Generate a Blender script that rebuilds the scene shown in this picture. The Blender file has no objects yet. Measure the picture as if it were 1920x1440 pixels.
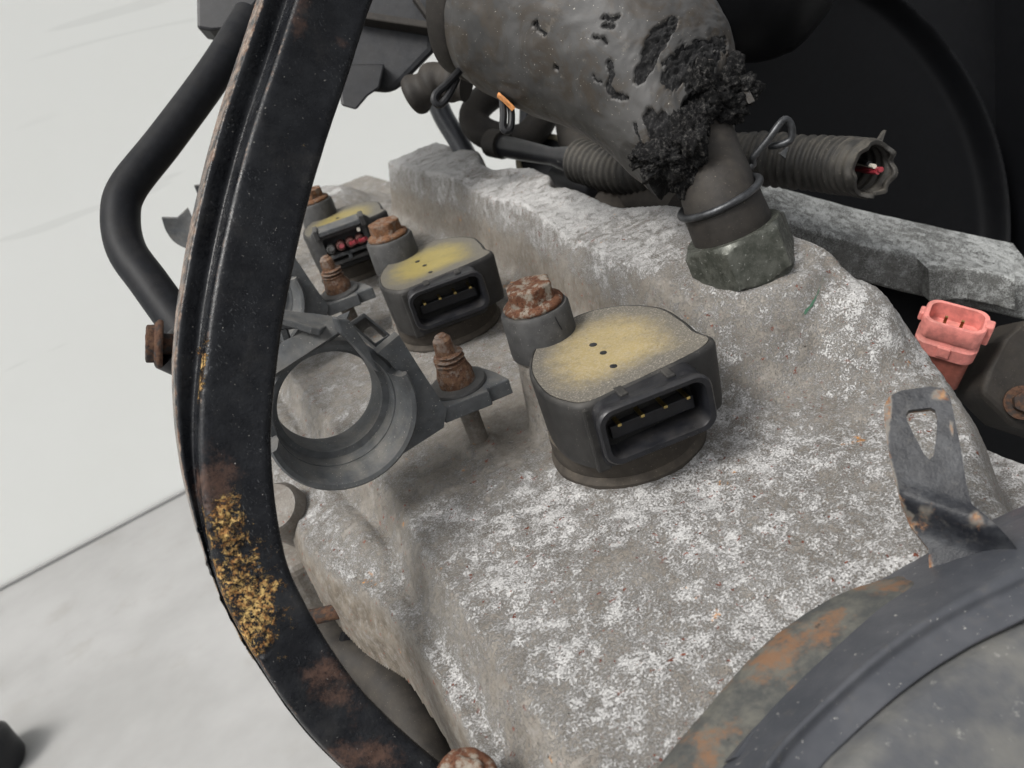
import bpy, math, random
import numpy as np
from mathutils import Vector, Matrix, noise as mnoise
from mathutils.geometry import tessellate_polygon

random.seed(7)
MM = 0.001
scene = bpy.context.scene
COL = scene.collection

# ------------------------------------------------------------------ camera
# rows: camera right, down, forward in the engine frame (x across the cover, y along the coil row, z up)
CR = np.array([[0.85060747, -0.4514827, -0.26951887],
               [-0.43181934, -0.30739293, -0.84797602],
               [0.29999831, 0.83765921, -0.45639484]])
CF = 1497.17
CC = np.array([-56.826, -108.5475, 80.8886])          # camera position, mm
cam = bpy.data.cameras.new('camera')
camo = bpy.data.objects.new('camera', cam)
COL.objects.link(camo)
m = Matrix.Identity(4)
for i in range(3):
    m[i][0] = CR[0][i]; m[i][1] = -CR[1][i]; m[i][2] = -CR[2][i]; m[i][3] = CC[i] * MM
camo.matrix_world = m
cam.sensor_width = 36.0
cam.lens = 36.0 * CF / 1920.0
cam.clip_start = 0.005
cam.clip_end = 60.0
cam.dof.use_dof = True
cam.dof.focus_distance = 0.142
cam.dof.aperture_fstop = cam.lens / 0.6
scene.camera = camo

# ------------------------------------------------------------------ light
SUN_EL, SUN_AZ = math.radians(56), math.radians(-104)    # azimuth measured from +y towards +x
world = bpy.data.worlds.new('World'); scene.world = world; world.use_nodes = True
wt = world.node_tree; wt.nodes.clear()
sky = wt.nodes.new('ShaderNodeTexSky'); sky.sky_type = 'NISHITA'; sky.sun_disc = False
sky.sun_elevation = SUN_EL; sky.sun_rotation = SUN_AZ
sky.dust_density = 6.0; sky.air_density = 1.0; sky.ozone_density = 0.6
hs = wt.nodes.new('ShaderNodeHueSaturation'); hs.inputs['Saturation'].default_value = 0.14
bg = wt.nodes.new('ShaderNodeBackground'); bg.inputs[1].default_value = 0.14
wo = wt.nodes.new('ShaderNodeOutputWorld')
wt.links.new(sky.outputs[0], hs.inputs['Color']); wt.links.new(hs.outputs[0], bg.inputs[0]); wt.links.new(bg.outputs[0], wo.inputs[0])
sl = bpy.data.lights.new('sun', 'SUN'); sl.energy = 1.5; sl.angle = math.radians(15); sl.color = (1.0, 0.97, 0.92)
slo = bpy.data.objects.new('sun', sl); COL.objects.link(slo)
sd = Vector((math.sin(SUN_AZ) * math.cos(SUN_EL), math.cos(SUN_AZ) * math.cos(SUN_EL), math.sin(SUN_EL)))
slo.rotation_euler = sd.to_track_quat('Z', 'Y').to_euler()
slo.location = sd * 2
scene.view_settings.view_transform = 'Standard'; scene.view_settings.look = 'None'
scene.view_settings.gamma = 1.0; scene.view_settings.use_curve_mapping = False
scene.view_settings.exposure = 0.58

# ------------------------------------------------------------------ pixel rays (photo 1920 x 1440)
def ray(px, py):
    return CR.T @ np.array([(px - 960) / CF, (py - 720) / CF, 1.0])
def at(px, py, d=None, x=None, y=None, z=None):
    r = ray(px, py)
    if x is not None: d = (x - CC[0]) / r[0]
    elif y is not None: d = (y - CC[1]) / r[1]
    elif z is not None: d = (z - CC[2]) / r[2]
    return CC + r * d
def onpl(px, py, p0, n):
    r = ray(px, py); n = np.array(n, float)
    return CC + r * (np.dot(np.array(p0) - CC, n) / np.dot(r, n))
def nrm(v):
    v = np.array(v, float); return v / (np.linalg.norm(v) + 1e-12)

# ------------------------------------------------------------------ numpy noise
def _hash(i, j, k):
    n = (i * 374761393 + j * 668265263 + k * 1274126177) & 0x7fffffff
    n = ((n ^ (n >> 13)) * 1103515245) & 0x7fffffff
    return ((n ^ (n >> 16)) & 0xffff) / 65535.0 * 2 - 1
def vnoise(p):
    p = np.asarray(p, float); i = np.floor(p).astype(np.int64); f = p - i
    u = f * f * (3 - 2 * f); r = 0
    for a in (0, 1):
        for b in (0, 1):
            for c in (0, 1):
                w = (u[..., 0] if a else 1 - u[..., 0]) * (u[..., 1] if b else 1 - u[..., 1]) * (u[..., 2] if c else 1 - u[..., 2])
                r = r + w * _hash(i[..., 0] + a, i[..., 1] + b, i[..., 2] + c)
    return r
def fbm(p, s=1.0, o=3):
    p = np.asarray(p, float) * s; a = 1.0; r = 0
    for k in range(o):
        r = r + a * vnoise(p + 17.3 * k); p = p * 2.03; a *= 0.5
    return r
def ss(e0, e1, x):
    t = np.clip((x - e0) / (e1 - e0), 0, 1); return t * t * (3 - 2 * t)

# ------------------------------------------------------------------ mesh helpers (all lengths in mm)
class MB:
    def __init__(s): s.v = []; s.f = []; s.n = 0
    def add(s, v, f):
        v = np.asarray(v, float).reshape(-1, 3)
        s.v.append(v); s.f += [tuple(int(i) + s.n for i in q) for q in f]; s.n += len(v)
        return s
    def verts(s): return np.concatenate(s.v) if s.v else np.zeros((0, 3))
    def grid(s, P, cu=False, cv=False, flip=False):
        nu, nv = P.shape[:2]; f = []
        for i in range(nu if cu else nu - 1):
            i2 = (i + 1) % nu
            for j in range(nv if cv else nv - 1):
                j2 = (j + 1) % nv
                q = (i * nv + j, i * nv + j2, i2 * nv + j2, i2 * nv + j)
                f.append(q[::-1] if flip else q)
        return s.add(P.reshape(-1, 3), f)
    def box(s, lo, hi, fr=None):
        lo = np.array(lo, float); hi = np.array(hi, float)
        v = np.array([[(lo, hi)[a][0], (lo, hi)[b][1], (lo, hi)[c][2]] for a in (0, 1) for b in (0, 1) for c in (0, 1)])
        if fr is not None: v = fr(v)
        return s.add(v, [(0, 1, 3, 2), (4, 6, 7, 5), (0, 4, 5, 1), (2, 3, 7, 6), (0, 2, 6, 4), (1, 5, 7, 3)])
    def prism(s, outer, off, holes=()):
        """outer/holes: lists of 3-D points in a plane; off: 3-D offset vector to the far side"""
        off = np.array(off, float)
        loops = [[Vector(p) for p in outer]] + [[Vector(p) for p in h] for h in holes]
        tris = tessellate_polygon(loops)
        pts = np.array([list(p) for l in loops for p in l]); n = len(pts)
        a, b, c = (pts[i] for i in tris[0]); rev = np.dot(np.cross(b - a, c - a), off) > 0
        f = []
        for t in tris:
            t = tuple(t)
            f.append(t[::-1] if rev else t)
            t2 = tuple(i + n for i in t); f.append(t2 if rev else t2[::-1])
        k = 0
        for l in loops:
            L = len(l)
            for i in range(L):
                j = (i + 1) % L; f.append((k + i, k + j, k + j + n, k + i + n))
            k += L
        return s.add(np.concatenate([pts, pts + off]), f)
    def tube(s, path, rad, seg=16, cap=True, ell=None, up=(0, 0, 1)):
        path = np.array(path, float); n = len(path)
        rad = np.full(n, rad, float) if np.isscalar(rad) else np.array(rad, float)
        T, U, V = frames(path, up)
        th = np.linspace(0, 2 * np.pi, seg, endpoint=False)
        ex, ey = ell if ell else (1, 1)
        P = path[:, None] + rad[:, None, None] * (np.cos(th)[None, :, None] * U[:, None] * ex + np.sin(th)[None, :, None] * V[:, None] * ey)
        s.grid(P, cv=True)
        if cap:
            b = s.n - n * seg
            s.f.append(tuple(b + i for i in range(seg))[::-1] if False else tuple(b + i for i in range(seg)))
            s.f.append(tuple(b + (n - 1) * seg + i for i in range(seg))[::-1])
        return s
    def polar(s, rf, zs, nth=48, fr=None, cap=True):
        """rf(theta array, z) -> radius; rings at zs"""
        th = np.linspace(0, 2 * np.pi, nth, endpoint=False); P = []
        for k, z in enumerate(zs):
            zz, r = (z if isinstance(z, tuple) else (z, None))
            rr = rf(th, zz) if r is None else np.full(nth, r, float)
            P.append(np.stack([rr * np.cos(th), rr * np.sin(th), np.full(nth, zz, float)], 1))
        P = np.array(P)
        if fr is not None: P = fr(P.reshape(-1, 3)).reshape(P.shape)
        b = s.n
        s.grid(P, cv=True, flip=False)
        if cap:
            L = len(zs)
            s.f.append(tuple(b + i for i in range(nth))[::-1])
            s.f.append(tuple(b + (L - 1) * nth + i for i in range(nth)))
        return s
    def lathe(s, prof, nth=48, fr=None):
        """prof: list of (r, z); closed by end caps"""
        return s.polar(None, [(z, r) for r, z in prof], nth, fr)

def frames(path, up=(0, 0, 1)):
    path = np.array(path, float); n = len(path)
    T = np.gradient(path, axis=0); T /= np.linalg.norm(T, axis=1)[:, None] + 1e-12
    up = np.array(up, float)
    if abs(np.dot(T[0], up)) > 0.95: up = np.array([1.0, 0.1, 0])
    u = up - T[0] * np.dot(up, T[0]); u /= np.linalg.norm(u); U = [u]
    for i in range(1, n):
        u = U[-1] - T[i] * np.dot(U[-1], T[i]); U.append(u / np.linalg.norm(u))
    U = np.array(U); V = np.cross(T, U)
    return T, U, V
def spline(pts, n):
    """Catmull-Rom through pts, n samples evenly spread"""
    p = np.array(pts, float); p = np.concatenate([[2 * p[0] - p[1]], p, [2 * p[-1] - p[-2]]]); out = []
    m = len(p) - 3
    for t in np.linspace(0, m, 40 * m + 1):
        i = min(int(t), m - 1); u = t - i; a, b, c, d = p[i:i + 4]
        out.append(0.5 * ((2 * b) + (c - a) * u + (2 * a - 5 * b + 4 * c - d) * u * u + (3 * b - a - 3 * c + d) * u ** 3))
    out = np.array(out); L = np.concatenate([[0], np.cumsum(np.linalg.norm(np.diff(out[:, :3], axis=0), axis=1))])
    s = np.linspace(0, L[-1], n)
    return np.stack([np.interp(s, L, out[:, k]) for k in range(out.shape[1])], 1)
def fr_axis(o, ax, ref=(1, 0, 0)):
    """local (x, y, z) -> world with z along ax at origin o"""
    o = np.array(o, float); w = nrm(ax); u = np.array(ref, float); u = nrm(u - w * np.dot(u, w)); v = np.cross(w, u)
    return lambda p: o + p[..., 0:1] * u + p[..., 1:2] * v + p[..., 2:3] * w
def circ(c, r, n, a0=0, a1=2 * math.pi):
    return [(c[0] + r * math.cos(a0 + (a1 - a0) * i / n), c[1] + r * math.sin(a0 + (a1 - a0) * i / n)) for i in range(n)]
def rrect(x0, x1, y0, y1, r, n=6):
    p = []
    for cx, cy, a in ((x1 - r, y1 - r, 0), (x0 + r, y1 - r, 90), (x0 + r, y0 + r, 180), (x1 - r, y0 + r, 270)):
        for k in range(n + 1):
            t = math.radians(a + 90 * k / n); p.append((cx + r * math.cos(t), cy + r * math.sin(t)))
    return p
def smoothpoly(p, n):
    p = list(p); q = p + [p[0]]
    ext = [p[-2], p[-1]] + p + [p[0], p[1]]
    ext = np.array(ext, float); out = []
    for i in range(2, 2 + len(p)):
        a, b, c, d = ext[i - 1], ext[i], ext[i + 1] if i + 1 < len(ext) else ext[3], (ext[i + 2] if i + 2 < len(ext) else ext[3])
        for k in range(n):
            u = k / n
            out.append(0.5 * ((2 * b) + (c - a) * u + (2 * a - 5 * b + 4 * c - d) * u * u + (3 * b - a - 3 * c + d) * u ** 3))
    return np.array(out)
def ringstack(rings, cap=True):
    """rings: list of (N,3) arrays; returns MB lofted"""
    P = np.array(rings); b = MB(); b.grid(P, cv=True)
    if cap:
        N = P.shape[1]; b.f.append(tuple(range(N))[::-1]); b.f.append(tuple((len(rings) - 1) * N + i for i in range(N)))
    return b

ROOT = {}
def thing(name, loc, label, cat, group=None):
    o = bpy.data.objects.new(name, None); COL.objects.link(o); o.empty_display_size = 0.01
    o.location = Vector(loc) * MM; ROOT[o] = np.array(loc, float)
    tag(o, label, cat, group); return o
def tag(o, label=None, cat=None, group=None, kind=None):
    if label: o['label'] = label
    if cat: o['category'] = cat
    if group: o['group'] = group
    if kind: o['kind'] = kind
    return o
def obj(name, mb, mat, parent=None, smooth=True, bevel=0, local=False, attrs=None, angle=35, fixn=True, seg=2):
    v = mb.verts(); org = np.zeros(3)
    if parent is None and not local:
        org = np.array([(v[:, 0].min() + v[:, 0].max()) / 2, (v[:, 1].min() + v[:, 1].max()) / 2, v[:, 2].min()])
    elif parent is not None and not local:
        q = parent; 
        while q is not None: org = org + ROOT.get(q, 0); q = q.parent
    me = bpy.data.meshes.new(name)
    me.from_pydata(((v - org) * MM).tolist(), [], mb.f)
    if attrs:
        for k, a in attrs.items():
            at_ = me.attributes.new(k, 'FLOAT', 'POINT'); at_.data.foreach_set('value', np.asarray(a, dtype=np.float32))
    me.validate()
    if fixn:
        import bmesh
        bm = bmesh.new(); bm.from_mesh(me); bmesh.ops.recalc_face_normals(bm, faces=bm.faces[:])
        bm.to_mesh(me); bm.free()
    o = bpy.data.objects.new(name, me); COL.objects.link(o)
    if parent is None: o.location = Vector(org) * MM
    else: o.parent = parent
    ROOT[o] = org if parent is None else np.zeros(3)
    if mat: me.materials.append(mat)
    if smooth:
        for p in me.polygons: p.use_smooth = True
        me.set_sharp_from_angle(angle=math.radians(angle))
    if bevel:
        md = o.modifiers.new('bevel', 'BEVEL'); md.width = bevel * MM; md.segments = seg; md.limit_method = 'ANGLE'; md.angle_limit = math.radians(40)
        md.harden_normals = False
    return o
def copy_tree(o, parent=None):
    c = o.copy(); COL.objects.link(c); c.parent = parent
    ROOT[c] = ROOT.get(o, np.zeros(3)).copy()
    for ch in list(o.children): copy_tree(ch, c)
    return c

# ------------------------------------------------------------------ materials
class NT:
    def __init__(s, name, rough=0.6, spec=0.4, metal=0.0):
        s.m = bpy.data.materials.new(name); s.m.use_nodes = True; s.t = s.m.node_tree
        s.b = s.t.nodes['Principled BSDF']; s.b.inputs['Roughness'].default_value = rough
        s.b.inputs['Specular IOR Level'].default_value = spec; s.b.inputs['Metallic'].default_value = metal
        tc = s.t.nodes.new('ShaderNodeTexCoord'); mp = s.t.nodes.new('ShaderNodeMapping')
        mp.inputs['Scale'].default_value = (1000, 1000, 1000)
        s.t.links.new(tc.outputs['Object'], mp.inputs[0]); s.co = mp.outputs[0]
        s.h = None
    def node(s, k): return s.t.nodes.new(k)
    def link(s, a, b): s.t.links.new(a, b)
    def noise(s, sc, det=3, rough=0.6, off=0.0, dist=0.0, stretch=None):
        n = s.node('ShaderNodeTexNoise'); n.inputs['Scale'].default_value = sc; n.inputs['Detail'].default_value = det
        n.inputs['Roughness'].default_value = rough; n.inputs['Distortion'].default_value = dist
        co = s.co
        mp = s.node('ShaderNodeMapping'); mp.inputs['Location'].default_value = (off, off * 1.7, off * 0.6)
        if stretch: mp.inputs['Scale'].default_value = stretch
        s.link(co, mp.inputs[0]); s.link(mp.outputs[0], n.inputs['Vector'])
        return n.outputs[0]
    def vor(s, sc, feat='F1'):
        n = s.node('ShaderNodeTexVoronoi'); n.inputs['Scale'].default_value = sc; n.feature = feat
        s.link(s.co, n.inputs['Vector']); return n.outputs['Distance']
    def ramp(s, x, a, b, hi=1.0, lo=0.0):
        n = s.node('ShaderNodeMapRange'); n.inputs['From Min'].default_value = a; n.inputs['From Max'].default_value = b
        n.inputs['To Min'].default_value = lo; n.inputs['To Max'].default_value = hi; n.interpolation_type = 'SMOOTHSTEP'
        s.link(x, n.inputs['Value']); return n.outputs[0]
    def math(s, op, a, b=None):
        n = s.node('ShaderNodeMath'); n.operation = op
        for i, v in enumerate((a, b)):
            if v is None: continue
            if isinstance(v, (int, float)): n.inputs[i].default_value = v
            else: s.link(v, n.inputs[i])
        return n.outputs[0]
    def mix(s, f, a, b):
        n = s.node('ShaderNodeMix'); n.data_type = 'RGBA'
        if isinstance(f, (int, float)): n.inputs[0].default_value = f
        else: s.link(f, n.inputs[0])
        for k, v in ((6, a), (7, b)):
            if isinstance(v, (tuple, list)): n.inputs[k].default_value = (*v[:3], 1)
            else: s.link(v, n.inputs[k])
        return n.outputs[2]
    def attr(s, name):
        n = s.node('ShaderNodeAttribute'); n.attribute_name = name; return n.outputs['Fac']
    def normz(s):
        g = s.node('ShaderNodeNewGeometry'); x = s.node('ShaderNodeSeparateXYZ'); s.link(g.outputs['Normal'], x.inputs[0]); return x.outputs[2]
    def xyz(s):
        x = s.node('ShaderNodeSeparateXYZ'); s.link(s.co, x.inputs[0]); return x.outputs
    def color(s, c):
        if isinstance(c, (tuple, list)): s.b.inputs['Base Color'].default_value = (*c[:3], 1)
        else: s.link(c, s.b.inputs['Base Color'])
        return s
    def rough(s, r):
        if isinstance(r, (int, float)): s.b.inputs['Roughness'].default_value = r
        else: s.link(r, s.b.inputs['Roughness'])
        return s
    def bump(s, h, dist_mm, strength=1.0):
        n = s.node('ShaderNodeBump'); n.inputs['Distance'].default_value = dist_mm * MM; n.inputs['Strength'].default_value = strength
        s.link(h, n.inputs['Height'])
        if s.h is not None: s.link(s.h, n.inputs['Normal'])
        s.h = n.outputs[0]; s.link(s.h, s.b.inputs['Normal']); return s

def mat_cast(name, base=(0.148, 0.132, 0.112), base2=(0.212, 0.194, 0.17), white=(0.435, 0.43, 0.42), amount=0.0, rustspeck=True, attr=False):
    """cast aluminium with crusty white corrosion"""
    n = NT(name, 0.75, 0.3)
    big = n.noise(0.055, 4, 0.65, 3)
    mid = n.noise(0.38, 4, 0.7, 11)
    fine = n.noise(2.9, 4, 0.75, 5)
    vf = n.noise(8.5, 3, 0.7, 55)
    c = n.mix(n.ramp(n.noise(0.12, 4, 0.6, 21), 0.35, 0.65), base, base2)
    c = n.mix(n.ramp(n.noise(2.2, 3, 0.7, 9), 0.42, 0.75, 0.55), c, tuple(q * 0.5 for q in base))
    if attr: c = n.mix(n.attr('grime'), c, n.mix(n.ramp(n.noise(0.3, 4, 0.7, 88), 0.35, 0.65), (0.085, 0.07, 0.053), (0.15, 0.13, 0.105)))
    s = n.math('ADD', n.math('MULTIPLY', big, 0.42), n.math('MULTIPLY', mid, 0.62))
    s = n.math('ADD', s, fine)
    s = n.math('ADD', s, n.math('MULTIPLY', vf, 0.45))
    nz = n.ramp(n.normz(), 0.1, 0.95, 0.08)
    s = n.math('ADD', s, nz)
    if attr: s = n.math('ADD', s, n.attr('crust'))
    mk = n.ramp(s, 1.285 - amount, 1.48 - amount)
    wcol = n.mix(n.ramp(n.noise(3.5, 2, 0.6, 31), 0.3, 0.7), white, tuple(q * 0.62 for q in white))
    c = n.mix(n.ramp(n.noise(0.7, 5, 0.75, 93), 0.46, 0.7, 0.4), c, tuple(q * 0.62 for q in white))
    c = n.mix(mk, c, wcol)
    if rustspeck:
        r = n.math('MULTIPLY', n.ramp(n.noise(0.8, 3, 0.65, 41), 0.635, 0.69), n.ramp(n.noise(0.09, 2, 0.5, 47), 0.38, 0.55))
        c = n.mix(r, c, (0.16, 0.05, 0.03))
        r = n.math('MULTIPLY', n.ramp(n.noise(0.21, 4, 0.7, 61), 0.66, 0.74), n.ramp(n.noise(2, 2, 0.5, 63), 0.35, 0.6))
        c = n.mix(r, c, (0.42, 0.2, 0.06))
        r = n.ramp(n.noise(1.3, 3, 0.6, 71), 0.69, 0.74)
        c = n.mix(r, c, (0.03, 0.025, 0.022))
    n.color(c)
    n.rough(n.ramp(mk, 0, 1, 0.9, 0.62))
    n.bump(n.noise(0.6, 4, 0.7, 15), 0.25, 0.7)
    n.bump(mk, 0.16, 1.0)
    n.bump(n.noise(4.0, 3, 0.7, 2), 0.05, 0.8)
    return n.m
def mat_plastic(name, c=(0.02, 0.021, 0.023), dust=(0.19, 0.175, 0.155), amt=0.5, rough=0.5, spec=0.45, scale=1.0, specks=True):
    n = NT(name, rough, spec)
    up = n.ramp(n.normz(), 0.0, 1.0, 1.0, 0.25)
    d = n.math('MULTIPLY', n.ramp(n.noise(0.18 * scale, 5, 0.7, 4), 0.3, 0.75), up)
    d = n.math('MULTIPLY', d, amt)
    col = n.mix(n.ramp(n.noise(0.5 * scale, 3, 0.6, 8), 0.3, 0.7), c, tuple(x * 1.5 for x in c))
    col = n.mix(d, col, dust)
    if specks:
        sp = n.ramp(n.noise(3.0, 2, 0.6, 19), 0.68, 0.74, min(1, amt * 1.3))
        col = n.mix(sp, col, tuple(min(1, x * 2.0) for x in dust))
    n.color(col); n.rough(n.math('ADD', n.math('MULTIPLY', d, 0.4), rough))
    n.bump(n.noise(3.0, 3, 0.6, 3), 0.03, 0.6)
    return n.m
def mat_rust(name, a=(0.17, 0.065, 0.028), b=(0.33, 0.15, 0.06), grey=(0.25, 0.22, 0.19), gamt=0.5, dark=(0.05, 0.022, 0.014)):
    n = NT(name, 0.85, 0.2)
    c = n.mix(n.ramp(n.noise(0.9, 5, 0.75, 2), 0.35, 0.65), a, b)
    c = n.mix(n.ramp(n.noise(1.6, 4, 0.7, 12), 0.52, 0.7), c, dark)
    c = n.mix(n.ramp(n.noise(0.45, 4, 0.7, 22), 0.46, 0.6, gamt), c, grey)
    n.color(c); n.bump(n.noise(2.2, 5, 0.75, 6), 0.25, 1.0)
    return n.m
def mat_flat(name, c, rough=0.5, spec=0.4, metal=0.0, var=0.25, bump=0.03, scale=1.0):
    n = NT(name, rough, spec, metal)
    n.color(n.mix(n.ramp(n.noise(0.6 * scale, 4, 0.65, 5), 0.3, 0.7), tuple(x * (1 - var) for x in c), tuple(min(1, x * (1 + var)) for x in c)))
    if bump: n.bump(n.noise(2.5 * scale, 3, 0.6, 1), bump, 0.7)
    return n.m

M = {}
M['cast'] = mat_cast('corroded_casting', attr=True)
M['cast_dark'] = mat_cast('dark_casting', base=(0.075, 0.075, 0.07), base2=(0.125, 0.125, 0.118), white=(0.36, 0.37, 0.36), amount=0.11, rustspeck=False)
M['cast_low'] = mat_cast('lower_casting', base=(0.12, 0.105, 0.088), base2=(0.17, 0.155, 0.135), amount=-0.22)
M['coil'] = mat_plastic('coil_plastic', (0.013, 0.0128, 0.0128), (0.10, 0.092, 0.079), 0.42, 0.5, 0.3)
M['conn'] = mat_plastic('connector_plastic', (0.007, 0.0075, 0.0095), (0.1, 0.092, 0.082), 0.22, 0.35, 0.35)
M['seal'] = mat_plastic('rubber_seal', (0.028, 0.024, 0.02), (0.13, 0.11, 0.085), 0.5, 0.75, 0.25)
M['boss'] = mat_plastic('coil_boss_plastic', (0.034, 0.034, 0.034), (0.13, 0.122, 0.11), 0.45, 0.55, 0.35)
M['grey'] = mat_plastic('grey_plastic', (0.05, 0.054, 0.058), (0.21, 0.195, 0.17), 0.6, 0.55, 0.35)
M['black'] = mat_plastic('black_plastic', (0.008, 0.0085, 0.01), (0.07, 0.066, 0.06), 0.2, 0.42, 0.28)
M['blackbox'] = mat_plastic('box_plastic', (0.011, 0.012, 0.014), (0.08, 0.075, 0.07), 0.3, 0.5, 0.28)
M['pipe_black'] = mat_plastic('black_pipe_paint', (0.006, 0.0065, 0.008), (0.05, 0.046, 0.04), 0.2, 0.5, 0.16)
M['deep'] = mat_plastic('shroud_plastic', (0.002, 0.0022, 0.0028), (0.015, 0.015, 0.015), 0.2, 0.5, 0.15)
M['rubber'] = mat_plastic('old_rubber', (0.014, 0.0124, 0.011), (0.08, 0.068, 0.053), 0.4, 0.65, 0.3)
M['corr'] = mat_plastic('conduit_plastic', (0.016, 0.0155, 0.0145), (0.12, 0.108, 0.088), 0.55, 0.6, 0.3)
M['rust'] = mat_rust('rusty_steel', (0.10, 0.047, 0.026), (0.17, 0.088, 0.045), (0.17, 0.14, 0.115), 0.7)
M['rust_grey'] = mat_rust('rusty_zinc', (0.085, 0.035, 0.02), (0.14, 0.066, 0.037), (0.22, 0.192, 0.157), 1.0)
M['rust_stud'] = mat_rust('rusty_stud', (0.10, 0.05, 0.032), (0.17, 0.10, 0.06), (0.2, 0.165, 0.14), 0.8, (0.035, 0.02, 0.015))
M['bolt_dark'] = mat_rust('dark_rusty_bolt', (0.06, 0.03, 0.02), (0.09, 0.05, 0.03), (0.03, 0.028, 0.027), 0.9, (0.02, 0.014, 0.012))
M['brass'] = mat_flat('brass_pin', (0.55, 0.42, 0.16), 0.3, 0.5, 1.0, 0.2, 0)
M['wire_steel'] = mat_flat('spring_steel', (0.045, 0.047, 0.05), 0.42, 0.5, 0.6, 0.4, 0.04)
M['pink'] = mat_plastic('pink_plastic', (0.44, 0.15, 0.13), (0.36, 0.22, 0.17), 0.45, 0.45, 0.4)
M['darkred'] = mat_plastic('dull_red_plastic', (0.18, 0.055, 0.04), (0.07, 0.045, 0.035), 0.9, 0.6, 0.3)
M['redwire'] = mat_flat('red_wire', (0.19, 0.02, 0.028), 0.4, 0.5)
M['whitewire'] = mat_flat('pale_wire', (0.45, 0.42, 0.36), 0.5, 0.4)
M['dullseal'] = mat_flat('dull_seal', (0.085, 0.04, 0.035), 0.6, 0.3)
M['wood'] = mat_flat('orange_sliver', (0.5, 0.22, 0.08), 0.7, 0.2, 0, 0.4)
M['tan'] = mat_flat('beige_plastic', (0.32, 0.29, 0.2), 0.5)

# nut of the hose fitting: oily dark olive
n = NT('oily_nut', 0.42, 0.5, 0.3)
c = n.mix(n.ramp(n.noise(0.35, 4, 0.7, 2), 0.35, 0.65), (0.035, 0.038, 0.03), (0.075, 0.078, 0.066))
c = n.mix(n.ramp(n.noise(1.6, 4, 0.7, 7), 0.60, 0.72, 0.8), c, (0.3, 0.3, 0.28))
n.color(c); n.rough(n.ramp(n.noise(0.8, 4, 0.7, 14), 0.3, 0.7, 0.7, 0.3)); n.bump(n.noise(2.4, 4, 0.7, 9), 0.06, 0.8); M['nut'] = n.m

# potting on the coils: yellowed in the middle, grey at the rim, dusted with sand
def mat_pot(name, yel, sand, sandc):
    n = NT(name, 0.5, 0.35)
    x = n.attr('rim')
    c = n.mix(n.ramp(n.noise(0.14, 3, 0.6, 13), 0.4, 0.7, 0.7), yel, tuple(q * 1.15 for q in yel))
    c = n.mix(n.math('MULTIPLY', n.ramp(n.noise(1.9, 5, 0.75, 23), 0.45, 0.62, sand), n.ramp(x, 0.0, 0.6, 1.0, 0.55)), c, sandc)
    c = n.mix(n.ramp(n.math('ADD', x, n.math('MULTIPLY', n.noise(0.3, 6, 0.8, 3), 0.9)), 0.55, 1.25, 0.95), c, (0.095, 0.089, 0.078))
    c = n.mix(n.math('MULTIPLY', n.ramp(n.noise(2.8, 4, 0.7, 63), 0.52, 0.66, sand), n.ramp(x, 0.3, 0.8)), c, (0.30, 0.27, 0.225))
    c = n.mix(n.ramp(n.noise(0.45, 6, 0.8, 73), 0.52, 0.72, 0.45), c, (0.11, 0.096, 0.07))
    c = n.mix(n.ramp(n.noise(2.0, 3, 0.7, 33), 0.65, 0.71), c, (0.08, 0.05, 0.03))
    n.color(c); n.bump(n.noise(2.4, 4, 0.7, 23), 0.09, 0.5 + sand * .5); return n.m
M['pot'] = mat_pot('coil_potting', (0.235, 0.19, 0.062), 0.35, (0.23, 0.2, 0.125))
M['pot_sand'] = mat_pot('sandy_coil_potting', (0.26, 0.205, 0.098), 0.95, (0.32, 0.28, 0.21))

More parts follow.
